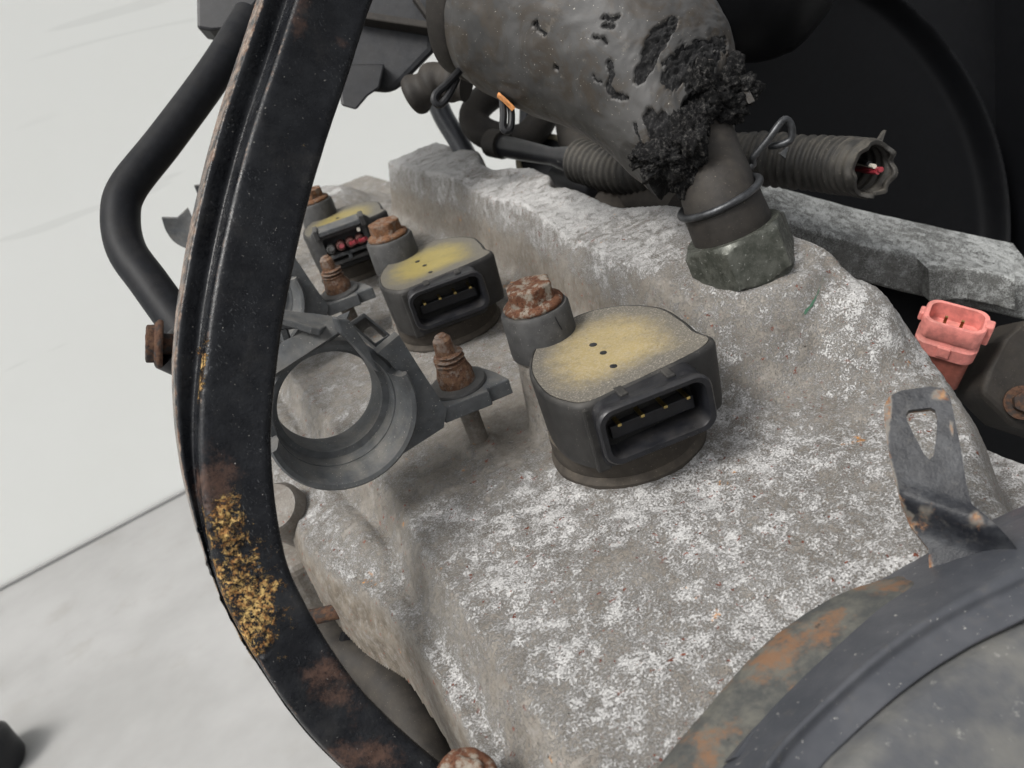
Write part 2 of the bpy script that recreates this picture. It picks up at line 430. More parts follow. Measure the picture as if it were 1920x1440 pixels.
# black painted bar with rust
def mat_barpaint(name):
    n = NT(name, 0.35, 0.22)
    c = n.mix(n.ramp(n.noise(0.2, 4, 0.7, 3), 0.35, 0.7), (0.004, 0.0045, 0.006), (0.012, 0.013, 0.015))
    d = n.ramp(n.noise(0.13, 5, 0.72, 17), 0.5, 0.8, 0.35)
    c = n.mix(d, c, (0.045, 0.043, 0.04))
    c = n.mix(n.ramp(n.noise(2.6, 2, 0.6, 27), 0.71, 0.77), c, (0.26, 0.25, 0.23))
    sc = n.ramp(n.noise(0.8, 2, 0.5, 37, 3.5, (2.6, 0.8, 0.8)), 0.66, 0.70, 0.3)
    sc = n.math('MULTIPLY', sc, n.ramp(n.noise(0.09, 3, 0.6, 137), 0.5, 0.62))
    c = n.mix(sc, c, (0.25, 0.26, 0.27))
    e = n.attr('edge')
    er = n.ramp(n.math('ADD', e, n.noise(0.35, 5, 0.75, 47)), 1.05, 1.25)
    c = n.mix(er, c, n.mix(n.ramp(n.noise(0.8, 4, 0.7, 49), 0.4, 0.6), (0.10, 0.055, 0.035), (0.2, 0.15, 0.115)))
    r = n.attr('rust')
    rm = n.ramp(n.math('ADD', r, n.math('MULTIPLY', n.noise(0.5, 8, 0.85, 57), 3.0)), 1.95, 2.1)
    rc = n.mix(n.ramp(n.noise(0.9, 4, 0.7, 67), 0.4, 0.62), (0.24, 0.115, 0.04), (0.50, 0.34, 0.13))
    rc = n.mix(n.ramp(n.noise(1.8, 4, 0.7, 77), 0.54, 0.66), rc, (0.05, 0.028, 0.014))
    rm = n.math('MULTIPLY', rm, n.ramp(n.noise(1.9, 4, 0.75, 83), 0.42, 0.5))
    b = n.attr('brown')
    bm_ = n.ramp(n.math('ADD', b, n.math('MULTIPLY', n.noise(0.3, 7, 0.8, 87), 2.6)), 1.6, 2.5, 0.7)
    c = n.mix(bm_, c, (0.10, 0.055, 0.038))
    c = n.mix(rm, c, rc)
    n.color(c)
    ro = n.math('MAXIMUM', n.math('MAXIMUM', rm, bm_), n.ramp(n.noise(0.3, 4, 0.7, 97), 0.3, 0.8, 0.5, 0.15))
    n.rough(ro)
    n.bump(rm, 0.3, 1.0); n.bump(n.noise(1.6, 4, 0.7, 5), 0.12, 0.7)
    return n.m
M['bar'] = mat_barpaint('painted_rusty_bar')

# sleeve of the hose: weathered grey-brown skin over black foam
n = NT('sleeve_skin', 0.55, 0.35)
c = n.mix(n.ramp(n.noise(0.045, 4, 0.65, 3), 0.35, 0.65), (0.030, 0.0297, 0.0292), (0.056, 0.055, 0.0535))
c = n.mix(n.ramp(n.noise(0.10, 5, 0.75, 13, 1.0), 0.44, 0.62, 0.9), c, (0.036, 0.0288, 0.0215))
c = n.mix(n.ramp(n.noise(0.3, 4, 0.7, 18), 0.6, 0.75, 0.5), c, (0.115, 0.102, 0.083))
c = n.mix(n.ramp(n.noise(2.4, 2, 0.6, 23), 0.70, 0.75), c, (0.36, 0.34, 0.3))
f = n.attr('foam')
fcol = n.mix(n.ramp(n.noise(1.8, 3, 0.7, 28), 0.5, 0.75), (0.007, 0.007, 0.0075), (0.045, 0.044, 0.042))
c = n.mix(n.ramp(f, 0.4, 0.6), c, fcol)
n.color(c); n.rough(n.ramp(f, 0.3, 0.7, 0.95, 0.52))
n.bump(n.noise(1.2, 4, 0.7, 6), 0.06, 0.6); M['sleeve'] = n.m
n = NT('black_foam', 0.95, 0.15)
n.color(n.mix(n.ramp(n.noise(1.4, 4, 0.75, 28), 0.48, 0.72), (0.008, 0.008, 0.0083), (0.075, 0.072, 0.068)))
n.bump(n.noise(1.3, 4, 0.8, 5), 0.7, 1.0); M['foam'] = n.m

# foreground flange and pipe
n = NT('dusty_flange', 0.6, 0.35)
c = n.mix(n.ramp(n.noise(0.2, 4, 0.7, 3), 0.35, 0.65), (0.045, 0.047, 0.046), (0.1, 0.097, 0.083))
c = n.mix(n.ramp(n.noise(0.11, 5, 0.75, 9), 0.49, 0.63, 0.85), c, (0.16, 0.085, 0.045))
c = n.mix(n.ramp(n.noise(0.5, 3, 0.7, 29), 0.66, 0.74, 0.8), c, (0.03, 0.028, 0.025))
n.color(c); n.bump(n.noise(0.9, 4, 0.7, 9), 0.15, 0.6); M['flange'] = n.m
n = NT('dusty_pipe', 0.33, 0.45)
c = n.mix(n.ramp(n.noise(0.06, 4, 0.7, 3), 0.35, 0.7), (0.042, 0.045, 0.052), (0.07, 0.072, 0.079))
c = n.mix(n.ramp(n.noise(0.35, 5, 0.7, 9), 0.55, 0.75, 0.45), c, (0.085, 0.08, 0.073))
c = n.mix(n.ramp(n.noise(1.6, 2, 0.7, 29), 0.68, 0.73, 0.8), c, (0.3, 0.29, 0.27))
n.color(c); n.bump(n.noise(0.7, 4, 0.7, 9), 0.12, 0.5); M['pipe'] = n.m
n = NT('dusty_disc', 0.75, 0.3)
c = n.mix(n.ramp(n.noise(0.08, 4, 0.7, 3), 0.36, 0.66), (0.065, 0.068, 0.074), (0.115, 0.113, 0.106))
c = n.mix(n.ramp(n.noise(0.5, 4, 0.7, 29), 0.60, 0.72, 0.7), c, (0.24, 0.235, 0.215))
n.color(c); n.bump(n.noise(1.0, 4, 0.7, 9), 0.2, 0.6); M['disc'] = n.m

# strap: black paint worn to rust, attribute 'rust'
n = NT('strap_paint', 0.42, 0.2)
c = n.mix(n.ramp(n.noise(0.25, 4, 0.7, 3), 0.35, 0.7), (0.010, 0.011, 0.014), (0.03, 0.032, 0.036))
c = n.mix(n.ramp(n.noise(0.5, 4, 0.7, 43), 0.52, 0.78, 0.4), c, (0.09, 0.087, 0.08))
r = n.attr('rust')
g = n.ramp(n.math('ADD', r, n.math('MULTIPLY', n.noise(0.25, 3, 0.7, 53), 0.6)), 0.8, 1.0, 0.75)
c = n.mix(g, c, (0.13, 0.118, 0.10))
rm = n.ramp(n.math('ADD', r, n.math('MULTIPLY', n.noise(0.4, 6, 0.8, 13), 2.0)), 1.62, 2.0, 0.9)
c = n.mix(rm, c, n.mix(n.ramp(n.noise(0.9, 4, 0.7, 33), 0.4, 0.65), (0.13, 0.06, 0.032), (0.27, 0.15, 0.075)))
n.color(c); n.rough(n.ramp(rm, 0, 1, 0.85, 0.4)); n.bump(n.noise(1.4, 4, 0.7, 9), 0.12, 0.7); M['strap'] = n.m
M['strap_edge'] = mat_rust('strap_rust_edge', (0.15, 0.075, 0.045), (0.22, 0.125, 0.08), (0.15, 0.13, 0.12), 0.4)

n = NT('white_wall_paint', 0.8, 0.2)
c = n.mix(n.ramp(n.noise(0.004, 5, 0.6, 3), 0.3, 0.7), (0.84, 0.85, 0.815), (0.86, 0.87, 0.84))
c = n.mix(n.ramp(n.noise(0.012, 2, 0.5, 8, 1.5, (0.15, 1, 2.2)), 0.64, 0.68, 0.3), c, (0.66, 0.67, 0.64))
n.color(c); M['wall'] = n.m
n = NT('pale_floor_paint', 0.6, 0.3)
c = n.mix(n.ramp(n.noise(0.006, 5, 0.65, 3), 0.3, 0.7), (0.25, 0.248, 0.242), (0.315, 0.313, 0.309))
c = n.mix(n.ramp(n.noise(0.02, 4, 0.6, 8), 0.55, 0.72, 0.45), c, (0.24, 0.233, 0.216))
n.color(c); M['floor'] = n.m

# ------------------------------------------------------------------ setting
FZ = -330.0
s0 = at(0, 1105, z=FZ); s1 = at(350, 920, z=FZ)
WY = (s0[1] + s1[1]) / 2
wd = nrm([s1[0] - s0[0], s1[1] - s0[1], 0]); wn = np.array([-wd[1], wd[0], 0.0]); o0 = s0.copy()
def WP(u, v, z): return o0 + wd * u + wn * v + np.array([0, 0, z - FZ])
b = MB(); b.add([WP(-2500, -2500, FZ), WP(2500, -2500, FZ), WP(2500, 60, FZ), WP(-2500, 60, FZ)], [(0, 1, 2, 3)])
tag(obj('floor', b, M['floor'], smooth=False), kind='structure')
b = MB(); b.prism([WP(-2500, 0, FZ - 20), WP(2500, 0, FZ - 20), WP(2500, 0, 1700), WP(-2500, 0, 1700)], wn * 60)
wallo = tag(obj('wall', b, M['wall'], smooth=False), kind='structure')
b = MB(); b.prism([WP(-2500, -2, FZ), WP(2500, -2, FZ), WP(2500, -2, FZ + 4), WP(-2500, -2, FZ + 4)], -wn * 3)
tag(obj('skirting', b, M['floor'], smooth=False, bevel=1), kind='structure')

# ------------------------------------------------------------------ valve cover (height field)
def smax(a, b, k):
    h = np.clip(0.5 + 0.5 * (a - b) / k, 0, 1); return b * (1 - h) + a * h + k * h * (1 - h)
def interp(y, ys, vs):
    return np.interp(y, ys, vs)
def smooth_interp(y, ys, vs):
    yy = np.linspace(ys[0] - 20, ys[-1] + 20, 1200); v = np.interp(yy, ys, vs)
    k = np.hanning(41); k /= k.sum(); vp = np.pad(v, 20, mode='edge'); v = np.convolve(vp, k, 'valid')
    return np.interp(y, yy, v)
def cover_h(X, Y):
    wob = 0.8 * np.sin(Y * 0.11) + 0.6 * np.sin(Y * 0.043 + 1)
    xs = smooth_interp(Y, [-60, 5, 22, 40, 120], [-43.5, -42.5, -40.5, -42.5, -42.5])
    h = -6.5 * (1 - ss(-3.6, 1.6, X - xs - 0.3 * wob)) - 0.7 * np.exp(-((X - xs + 3.8) / 1.3) ** 2)
    # ledge outer edge, lower shelf, outer wall
    xo = smooth_interp(Y, [-60, -25, -5, 8, 22, 34, 60, 300], [-50.5, -49.5, -49.3, -50.5, -54.5, -57.2, -57.0, -57.0])
    h = h - 2.2 * (1 - ss(0, 8, X - xo))
    sh = smooth_interp(Y, [-40, -6, 0, 10, 26, 34, 300], [-34, -32, -24, -20, -17, -17, -17])   # shelf level
    drop = 1 - ss(-5.0, 0.4, X - xo)
    h = h * (1 - drop) + sh * drop
    xo2 = smooth_interp(Y, [-60, -30, 5, 9, 13, 23, 38, 60, 300], [-50.8, -51.3, -52.2, -54.0, -56.0, -58.2, -60.0, -60.2, -60.2])
    d2 = 1 - ss(-1.6, 0.2, X - xo2)
    h = h * (1 - d2) + (-62) * d2
    # coil wells: slight round pads
    for cy in (0, 83, 166, 249):
        r = np.hypot(X - 0, Y - cy); h = h + 0.6 * (1 - ss(15.5, 17.5, r))
        r2 = np.hypot(X + 20, Y - (cy + 23)); h = np.maximum(h, 1.0 * (1 - ss(3.0, 4.2, r2)) + np.minimum(h, 0))
        r3 = np.hypot(X + 3.2, Y - (cy + 17)); h = np.maximum(h, 16.5 * (1 - ss(5.6, 7.6, r3)) + np.minimum(h, 0))
    # cam ridge
    xc = smooth_interp(Y, [-10, 18, 53, 90, 147, 221, 300], [26, 22.0, 25.5, 32.0, 36.0, 37.0, 38])
    zc = smooth_interp(Y, [-10, 20, 60, 120, 200, 300], [18.0, 20.0, 20.8, 21.2, 22.5, 22])
    zc = zc + 1.0 * np.sin(Y * 0.085 + 0.7) * ss(30, 60, Y)
    xb = smooth_interp(Y, [0, 45, 58, 72, 82, 92, 104, 122, 128, 138, 150, 162, 176, 200, 222, 240], [52, 53, 47, 48, 49.5, 47.5, 55, 59, 58, 52, 53, 59, 61, 63, 63, 60])
    run = 5.6
    up = ss(-run, 1.2, X - xc)
    front = 1 - ss(216, 226, Y + 0.15 * (X - 37))
    near = ss(-14, 10, Y + 0.55 * (X - 30))
    ridge = zc * up * front * near
    top = ss(0, 22, X - xc) * 1.2
    ridge = (ridge + top * up * front * near) * (1 - ss(-4.5, 3.5, X - xb)) + (-30) * ss(-4.5, 5, X - xb) * ss(20, 40, Y)
    h = np.where(ridge > 0.02, smax(h, ridge, 2.2), np.where(X > xc + 4, np.minimum(h, np.where(Y > 28, ridge, h)), h))
    # boss of the hose fitting
    r = np.hypot((X - 38.5) / 1.0, (Y - 5.0) / 1.0)
    boss = 17.6 * (1 - ss(10.5, 19.5, r)) - 40 * ss(19, 30, r)
    boss = smax(boss, 15.6 * (1 - ss(10.0, 14.5, r)) - 40 * ss(14, 24, r), 1.5)
    r = np.hypot((X - 45.5) / 1.0, (Y + 8.0) / 1.1)
    sho = 13.8 * (1 - ss(4.0, 15.5, r)) - 40 * ss(15, 25, r)
    h = smax(h, boss, 2.4); h = smax(h, sho, 2.2)
    # far dome beyond the ridge
    r = np.hypot((X - 12) / 26, (Y - 268) / 34)
    h = smax(h, 11 * (1 - ss(0.5, 1.25, r)) - 40 * ss(1.2, 1.8, r), 4)
    # right-hand edge rolls off
    xr = smooth_interp(Y, [-90, -60, -48, -34, -24, -14, -6, 4, 14, 30], [10, 20.5, 27.5, 42, 49, 53, 54, 57.5, 58.5, 60])
    e = X - xr
    h = np.where(Y < 36, h - 30 * ss(0, 16, e) - 2.0 * ss(-7, 1, e), h)
    h = h - 40 * ss(0, 9, -66 - Y)
    h = h - 45 * ss(0, 14, Y - 238) * (1 - ss(-34, -8, X))
    # waves along the ledge
    h = h + 0.5 * np.sin(Y * 0.19 + X * 0.07) * ss(0, 4, -43 - X) * ss(-6, 4, X - xo)
    return h
xsg = np.concatenate([np.arange(-64, -47, 0.2), np.arange(-47, -38, 0.4), np.arange(-38, 14, 0.8), np.arange(14, 70.1, 0.6)])
ysg = np.concatenate([np.arange(-92, 60, 0.55), np.arange(60, 150, 0.8), np.arange(150, 330, 1.3)])
X, Y = np.meshgrid(xsg, ysg, indexing='ij')
H = cover_h(X, Y); H = np.where(X < -30, np.maximum(H, -25.0), H)
P = np.stack([X, Y, H], -1)
gx, gy = np.gradient(H, axis=0) / np.gradient(X, axis=0), np.gradient(H, axis=1) / np.gradient(Y, axis=1)
N = np.stack([-gx, -gy, np.ones_like(H)], -1); N /= np.linalg.norm(N, axis=-1)[..., None]
dn = (0.28 * fbm(P, 0.22, 3) + 0.14 * fbm(P, 0.9, 2)) * (0.12 + 0.88 * ss(0.08, 0.35, N[..., 2]))
P = P + N * dn[..., None]
crust = 0.0 * X
crust += 0.085 * ss(-20, 10, -Y) * ss(-44, -34, X)                       # whiter towards the near end of the deck
crust -= 0.16 * np.exp(-(((X + 12) / 16) ** 2 + ((Y - 28) / 12) ** 2))   # greasy patch between the coils
# flaked-clean wall under the ridge
crust -= 0.12 * np.exp(-(((X - 36) / 13) ** 2 + ((Y + 3) / 9) ** 2))
grime = np.clip(ss(-9.5, -13, H) * (X < -40) + .55 * ss(2, 5, H) * (1 - ss(9, 15, H)) * (1 - ss(0.4, 0.75, N[..., 2])) * ss(20, 40, Y) * (X > 10), 0, 1)
crust -= 0.22 * grime
crust += 0.17 * ss(7, 14, H) * ss(10, 30, Y) * (0.6 + 0.4 * N[..., 2])
crust += 0.05 * ss(-4.5, -7.5, H) * (X < -40) * (H > -9.5)
crust += 0.06 * ss(2, 9, H) * (1 - ss(5, 25, Y))
cover = thing('valve_cover', (0, 120, -60), 'grey cast aluminium engine valve cover crusted with white corrosion', 'valve cover')
b = MB(); b.grid(P); Hf = H.reshape(-1); kx = int(np.searchsorted(xsg, -30)) * len(ysg)
b.f = [q for q in b.f if max(Hf[q[0]], Hf[q[1]], Hf[q[2]], Hf[q[3]]) > -24.99 or q[0] >= kx]
obj('cover_casting', b, M['cast'], cover, attrs={'crust': crust.reshape(-1), 'grime': grime.reshape(-1)}, angle=80, fixn=False)
# green paint stroke on the boss
gp = []
for px, py in ((1548, 520), (1540, 540), (1530, 560), (1516, 580), (1505, 595)):
    lo, hi = 90.0, 230.0; r_ = ray(px, py)
    for d in np.arange(90, 230, 0.5):
        q = CC + r_ * d
        if q[2] < float(cover_h(np.array([q[0]]), np.array([q[1]]))[0]) + 0.25: break
    gp.append(q)
# ------------------------------------------------------------------ ignition coils
ol = [(-14.8, -3.8), (-12.6, 5.2), (-7.5, 12.6), (-1.0, 16.2), (6.0, 17.0), (12.2, 13.0), (15.6, 5.0), (14.6, -3.2), (13.2, -8.5), (12.6, -13.4), (6, -14.4), (-6, -13.2), (-12.0, -12.4), (-14.0, -9.5)]
OL = smoothpoly(ol, 6)
def lay(poly, z, k=1.0, c=(0.3, 1.0)):
    p = np.array(poly, float); q = np.array(c) + (p - np.array(c)) * k
    return np.concatenate([q, np.full((len(q), 1), float(z))], 1)
YAW = math.radians(-12.5)
def fconn(p):
    """connector frame: local x across the mouth, y out of the mouth (towards -y), z up"""
    c, s_ = math.cos(YAW), math.sin(YAW); o = np.array([-2.8, -15.9, 14.4])
    ex = np.array([c, s_, 0]); ey = np.array([s_, -c, 0]); ez = np.array([0, 0, 1.0])
    p = np.asarray(p, float)
    return o + p[..., 0:1] * ex + p[..., 1:2] * ey + p[..., 2:3] * ez
def rr3(x0, x1, z0, z1, r, y, n=6):
    return fconn(np.array([(a, y, c) for a, c in rrect(x0, x1, z0, z1, r, n)]))
def make_coil():
    root = thing('ignition_coil', (0, 0, 0), '-', 'ignition coil', 'ignition coils in a row on the valve cover')
    b = MB(); b.lathe([(14.0, -0.4), (14.1, 1.2), (13.6, 2.0), (13.3, 2.3), (13.6, 2.8), (13.5, 6.2), (12.9, 6.7), (12.6, 7.6)], 72)
    obj('rubber_seal', b, M['seal'], root, bevel=0)
    b = ringstack([lay(OL, 6.8, .93), lay(OL, 7.1, .965), lay(OL, 9, .98), lay(OL, 16, .995), lay(OL, 18.6, 1.0), lay(OL, 19.3, .985), lay(OL, 19.5, .955), lay(OL, 19.2, .94), lay(OL, 17.5, .92)])
    obj('coil_body', b, M['coil'], root, angle=50)
    # potted top
    ks = np.linspace(0.945, 0.02, 26); rim = []; rings = []
    for k in ks:
        q = lay(OL, 19.25, k); q[:, 2] += 0.25 * (k / 0.945) ** 6 - 0.05 + 0.06 * fbm(q, 0.25, 2)
        rings.append(q); rim += [k ** 1.9] * len(q)
    bp = ringstack(rings, cap=False); v = bp.verts(); bp.f.append(tuple(range((len(ks) - 1) * len(OL), len(ks) * len(OL))))
    rim = np.array(rim) + 0.22 * ss(0, 12, -v[:, 1] - 2)
    spot = np.zeros(len(v))
    obj('potting_top', bp, M['pot'], root, attrs={'rim': rim, 'spot': spot}, angle=80)
    for (cx, cy), r in ((at(1112, 646, z=19.3)[:2], .5), (at(1131, 661, z=19.3)[:2], .45), (at(1150, 686, z=19.3)[:2], .45)):
        b = MB(); b.lathe([(r * 1.25, 19.12), (r * 1.2, 19.3), (r, 19.34), (r * .3, 19.31)], 14, lambda p, cx=cx, cy=cy: p * np.array([1.1, 1.3, 1]) + np.array([cx, cy, 0]))
        obj('pot_mark', b, M['conn'], root)
    # bolt boss behind
    b = MB(); b.lathe([(6.5, 16.0), (6.6, 17), (6.45, 24.4), (6.1, 25.0), (5.2, 25.05)], 40, lambda p: p + np.array([-3.2, 17.0, 0]))
    obj('bolt_boss', b, M['boss'], root)
    # connector shroud: outer body block, hollow rim, tongue, pins
    b = MB()
    x0, x1, z0, z1 = -9.6, 9.3, -5.2, 4.7
    rg = [rr3(x0 + .6, x1 - .6, z0 - 2.6, z1 + 0.1, 2.0, -5.0), rr3(x0 + .3, x1 - .3, z0 - 2.2, z1 + .1, 2.0, -1.2), rr3(x0 + .3, x1 - .3, z0 - .6, z1 + .1, 2.2, -0.9),
          rr3(x0 + .3, x1 - .3, z0 + .3, z1, 2.4, 0.6), rr3(x0, x1, z0, z1 + .2, 2.6, 0.9), rr3(x0 - .1, x1 + .1, z0 - .1, z1 + .3, 2.7, 2.0), rr3(x0 + .2, x1 - .2, z0 + .2, z1, 2.5, 2.4),
          rr3(x0 + 1.0, x1 - 1.0, z0 + 1.0, z1 - .75, 2.0, 2.3), rr3(x0 + 1.25, x1 - 1.25, z0 + 1.25, z1 - 1.0, 1.8, 1.7), rr3(x0 + 1.35, x1 - 1.35, z0 + 1.35, z1 - 1.1, 1.7, -4.4)]
    bb = ringstack(rg, cap=False); nn = len(rg[0]); bb.f.append(tuple(9 * nn + i for i in range(nn))); bb.f.append(tuple(range(nn))[::-1])
    shroud = obj('connector_shroud', bb, M['conn'], root, angle=45)
    b = MB(); b.box((-7.2, -4.4, -2.2), (7.1, -0.6, 0.1), fconn)
    obj('connector_tongue', b, M['conn'], shroud, smooth=False, bevel=.15)
    for px_ in (-5.9, -2.0, 1.9, 5.8):
        b = MB(); b.box((px_ - .34, -4.4, 0.45), (px_ + .34, 0.7, 0.95), fconn)
        obj('pin', b, M['brass'], shroud, smooth=False, bevel=.1)
        b = MB(); b.box((px_ - 1.05, -4.4, .95), (px_ + .9, -2.9, 2.1), fconn)
        obj('pin_cover', b, M['conn'], shroud, smooth=False, bevel=.1)
    # side rib and latch lugs on top of the shroud
    for xx in (-4.6, 3.4):
        b = MB(); b.box((xx, -3.2, 4.3), (xx + 1.5, -0.2, 5.15), fconn)
        obj('latch_lug', b, M['coil'], shroud, smooth=False, bevel=.25)
    b = MB(); b.box((x0 - 1.0, -3.4, z0 - 2.7), (x0 + 1.5, -1.4, z1 - .4), fconn)
    obj('side_rib', b, M['coil'], root, smooth=False, bevel=.4)
    return root
PITCH = 83.0
coil = make_coil()
coil['label'] = 'ignition coil with sand-dusted tan top, next to the hose fitting'
c2 = copy_tree(coil); c2.location = (0, PITCH * MM, 0); [setattr(ch, 'location', ((-1.2 + .5 * k) * MM, (1.0 - 1.3 * k) * MM, 0)) for k, ch in enumerate([q for q in c2.children if q.name.startswith('pot_mark')])]; c2['label'] = 'ignition coil with smooth yellow top, middle one of the row'
c3 = copy_tree(coil); c3.location = (0, 2 * PITCH * MM, 0); c3['label'] = 'ignition coil with a black wired plug pushed into its socket'

for ch in coil.children:
    if ch.name.startswith('potting_top'):
        ch.material_slots[0].link = 'OBJECT'; ch.material_slots[0].material = M['pot_sand']
# hex flange bolts on the coils
def hexr(R, rnd=0.12):
    def f(th):
        a = np.mod(th, np.pi / 3) - np.pi / 6
        r = R * math.cos(math.pi / 6) / np.cos(a)
        return np.minimum(r, R * (1 - rnd * 0.35))
    return f
def make_bolt(name, loc, R, hh, fl, mat, label, group, seed, axis=(0, 0, 1), rot=0.3):
    root = thing(name, loc, label, 'bolt', group)
    fr = fr_axis(np.array(loc, float), axis, (math.cos(rot), math.sin(rot), 0))
    hx = hexr(R)
    def rough(mb, amp, s):
        v = mb.verts(); c = v.mean(0); d = v - c; L = np.linalg.norm(d, axis=1)[:, None] + 1e-6
        v = v + d / L * (amp * fbm(v + seed * 7.7, s, 3))[:, None]; mb.v = [v]
    b = MB(); zs = [(0.9, R * .99)] + list(np.linspace(1.0, hh - 0.7, 10))
    zs = list(np.linspace(0.6, hh - 0.6, 12))
    b.polar(lambda th, z: hx(th) * (1.0 - 0.02 * (z / hh)), zs + [hh - .3], 72, fr, cap=False)
    th = np.linspace(0, 2 * np.pi, 72, endpoint=False)
    rings = []
    for k, z in ((.93, hh - .12), (.82, hh), (.6, hh - .08), (.35, hh - .16), (.08, hh - .18)):
        rr_ = hx(th) * k; rings.append(fr(np.stack([rr_ * np.cos(th), rr_ * np.sin(th), np.full(72, z)], 1)))
    n0 = b.n; last = np.arange(n0 - 72, n0)
    b.grid(np.array(rings), cv=True)
    for i in range(72):
        j = (i + 1) % 72; b.f.append((int(last[i]), int(last[j]), n0 + j, n0 + i))
    b.f.append(tuple(n0 + 4 * 72 + i for i in range(72)))
    rough(b, 0.14, 0.9); obj('hex_head', b, mat, root, angle=45)
    b = MB(); b.lathe([(fl * .96, 0), (fl, .35), (fl * .985, .8), (fl * .9, 1.15), (R * .95, 1.5), (R * .8, 1.6)], 64, fr)
    rough(b, 0.14, 1.1); obj('flange', b, mat, root, angle=50)
    b = MB(); b.lathe([(R * .5, -6), (R * .5, 0.7)], 16, fr); obj('shank', b, mat, root)
    return root
make_bolt('flange_bolt', (-3.2, 17, 25.05), 4.75, 4.5, 5.7, M['rust_grey'], 'rusty flange bolt with pale worn head on the tan dusted coil', 'rusty coil bolts', 1, rot=.15)
make_bolt('flange_bolt', (-3.2, 17 + PITCH, 25.05), 4.6, 4.5, 5.6, M['rust'], 'evenly brown rusty flange bolt on the smooth yellow coil', 'rusty coil bolts', 2, rot=.5)
make_bolt('flange_bolt', (-3.2, 17 + 2 * PITCH, 25.05), 4.6, 4.5, 5.6, M['rust'], 'rusty flange bolt on the coil with the black plug', 'rusty coil bolts', 3, rot=.3)
# black scratch and clear blob of glue on the near coil boss
b = MB(); b.tube(spline([(-3.6, 11.6, 25.2), (-2.7, 10.75, 24.4), (-2.3, 10.5, 22.6), (-2.0, 10.35, 21.4)], 14), .12, 6)
tag(obj('hair_strand', b, M['conn']), 'short black hair stuck below the pale worn bolt head', 'hair')

# ------------------------------------------------------------------ studs and harness bracket
def make_stud(loc, label):
    root = thing('stud', loc, label, 'stud', 'rusty studs holding the harness brackets')
    x, y, z = loc
    fr = fr_axis((x, y, z), (-0.03, -0.05, 1), (math.cos(.4), math.sin(.4), 0))
    hx = hexr(4.9, .8)
    def nutr(th, z):
        base = hx(th); t = np.clip((z - 2.6) / 2.2, 0, 1)
        return base * (1 - t) + 2.8 * t
    b = MB(); b.polar(nutr, list(np.linspace(0.7, 5.2, 22)), 64, fr)
    v = b.verts(); v = v + (0.22 * fbm(v, 0.8, 3))[:, None] * nrm([1, .4, .6]); b.v = [v]
    obj('nut', b, M['rust_stud'], root, angle=60)
    b = MB(); b.lathe([(5.4, 0), (5.5, .3), (5.3, .7), (4.4, .9)], 40, fr); v = b.verts(); v += (0.05 * fbm(v, 1.2, 2))[:, None] * np.array([.5, .5, 1]); b.v = [v]
    obj('washer', b, M['boss'], root)
    zs = np.linspace(4.4, 11.0, 70)
    def thr(th, z):
        t = ss(7.0, 7.5, np.array(z)); core = 2.5 + 0.5 * np.sin(2 * np.pi * z / 0.95 + th)
        tip = 1.95 - 0.06 * (z - 7) + 0.1 * np.sin(3 * th); r = core * (1 - t) + tip * t
        return r * (1 - 0.35 * ss(10.1, 11.0, np.array(z)))
    b = MB(); b.polar(thr, list(zs), 40, fr); v = b.verts(); v = v + (0.16 * fbm(v, 1.0, 3))[:, None] * nrm([1, -.5, .3]); b.v = [v]
    obj('threaded_rod', b, M['rust_stud'], root, angle=70)
    b = MB(); b.lathe([(1.9, -14.2), (1.9, 0.5)], 20, fr); obj('shank', b, M['cast_low'], root)
    return root
SZ = 14.3
make_stud((-20.0, 23.0, SZ), 'rusty threaded stud with nut on the broken round harness bracket')
make_stud((-20.0, 23.0 + PITCH, SZ), 'rusty threaded stud with nut in front of the black wired plug')

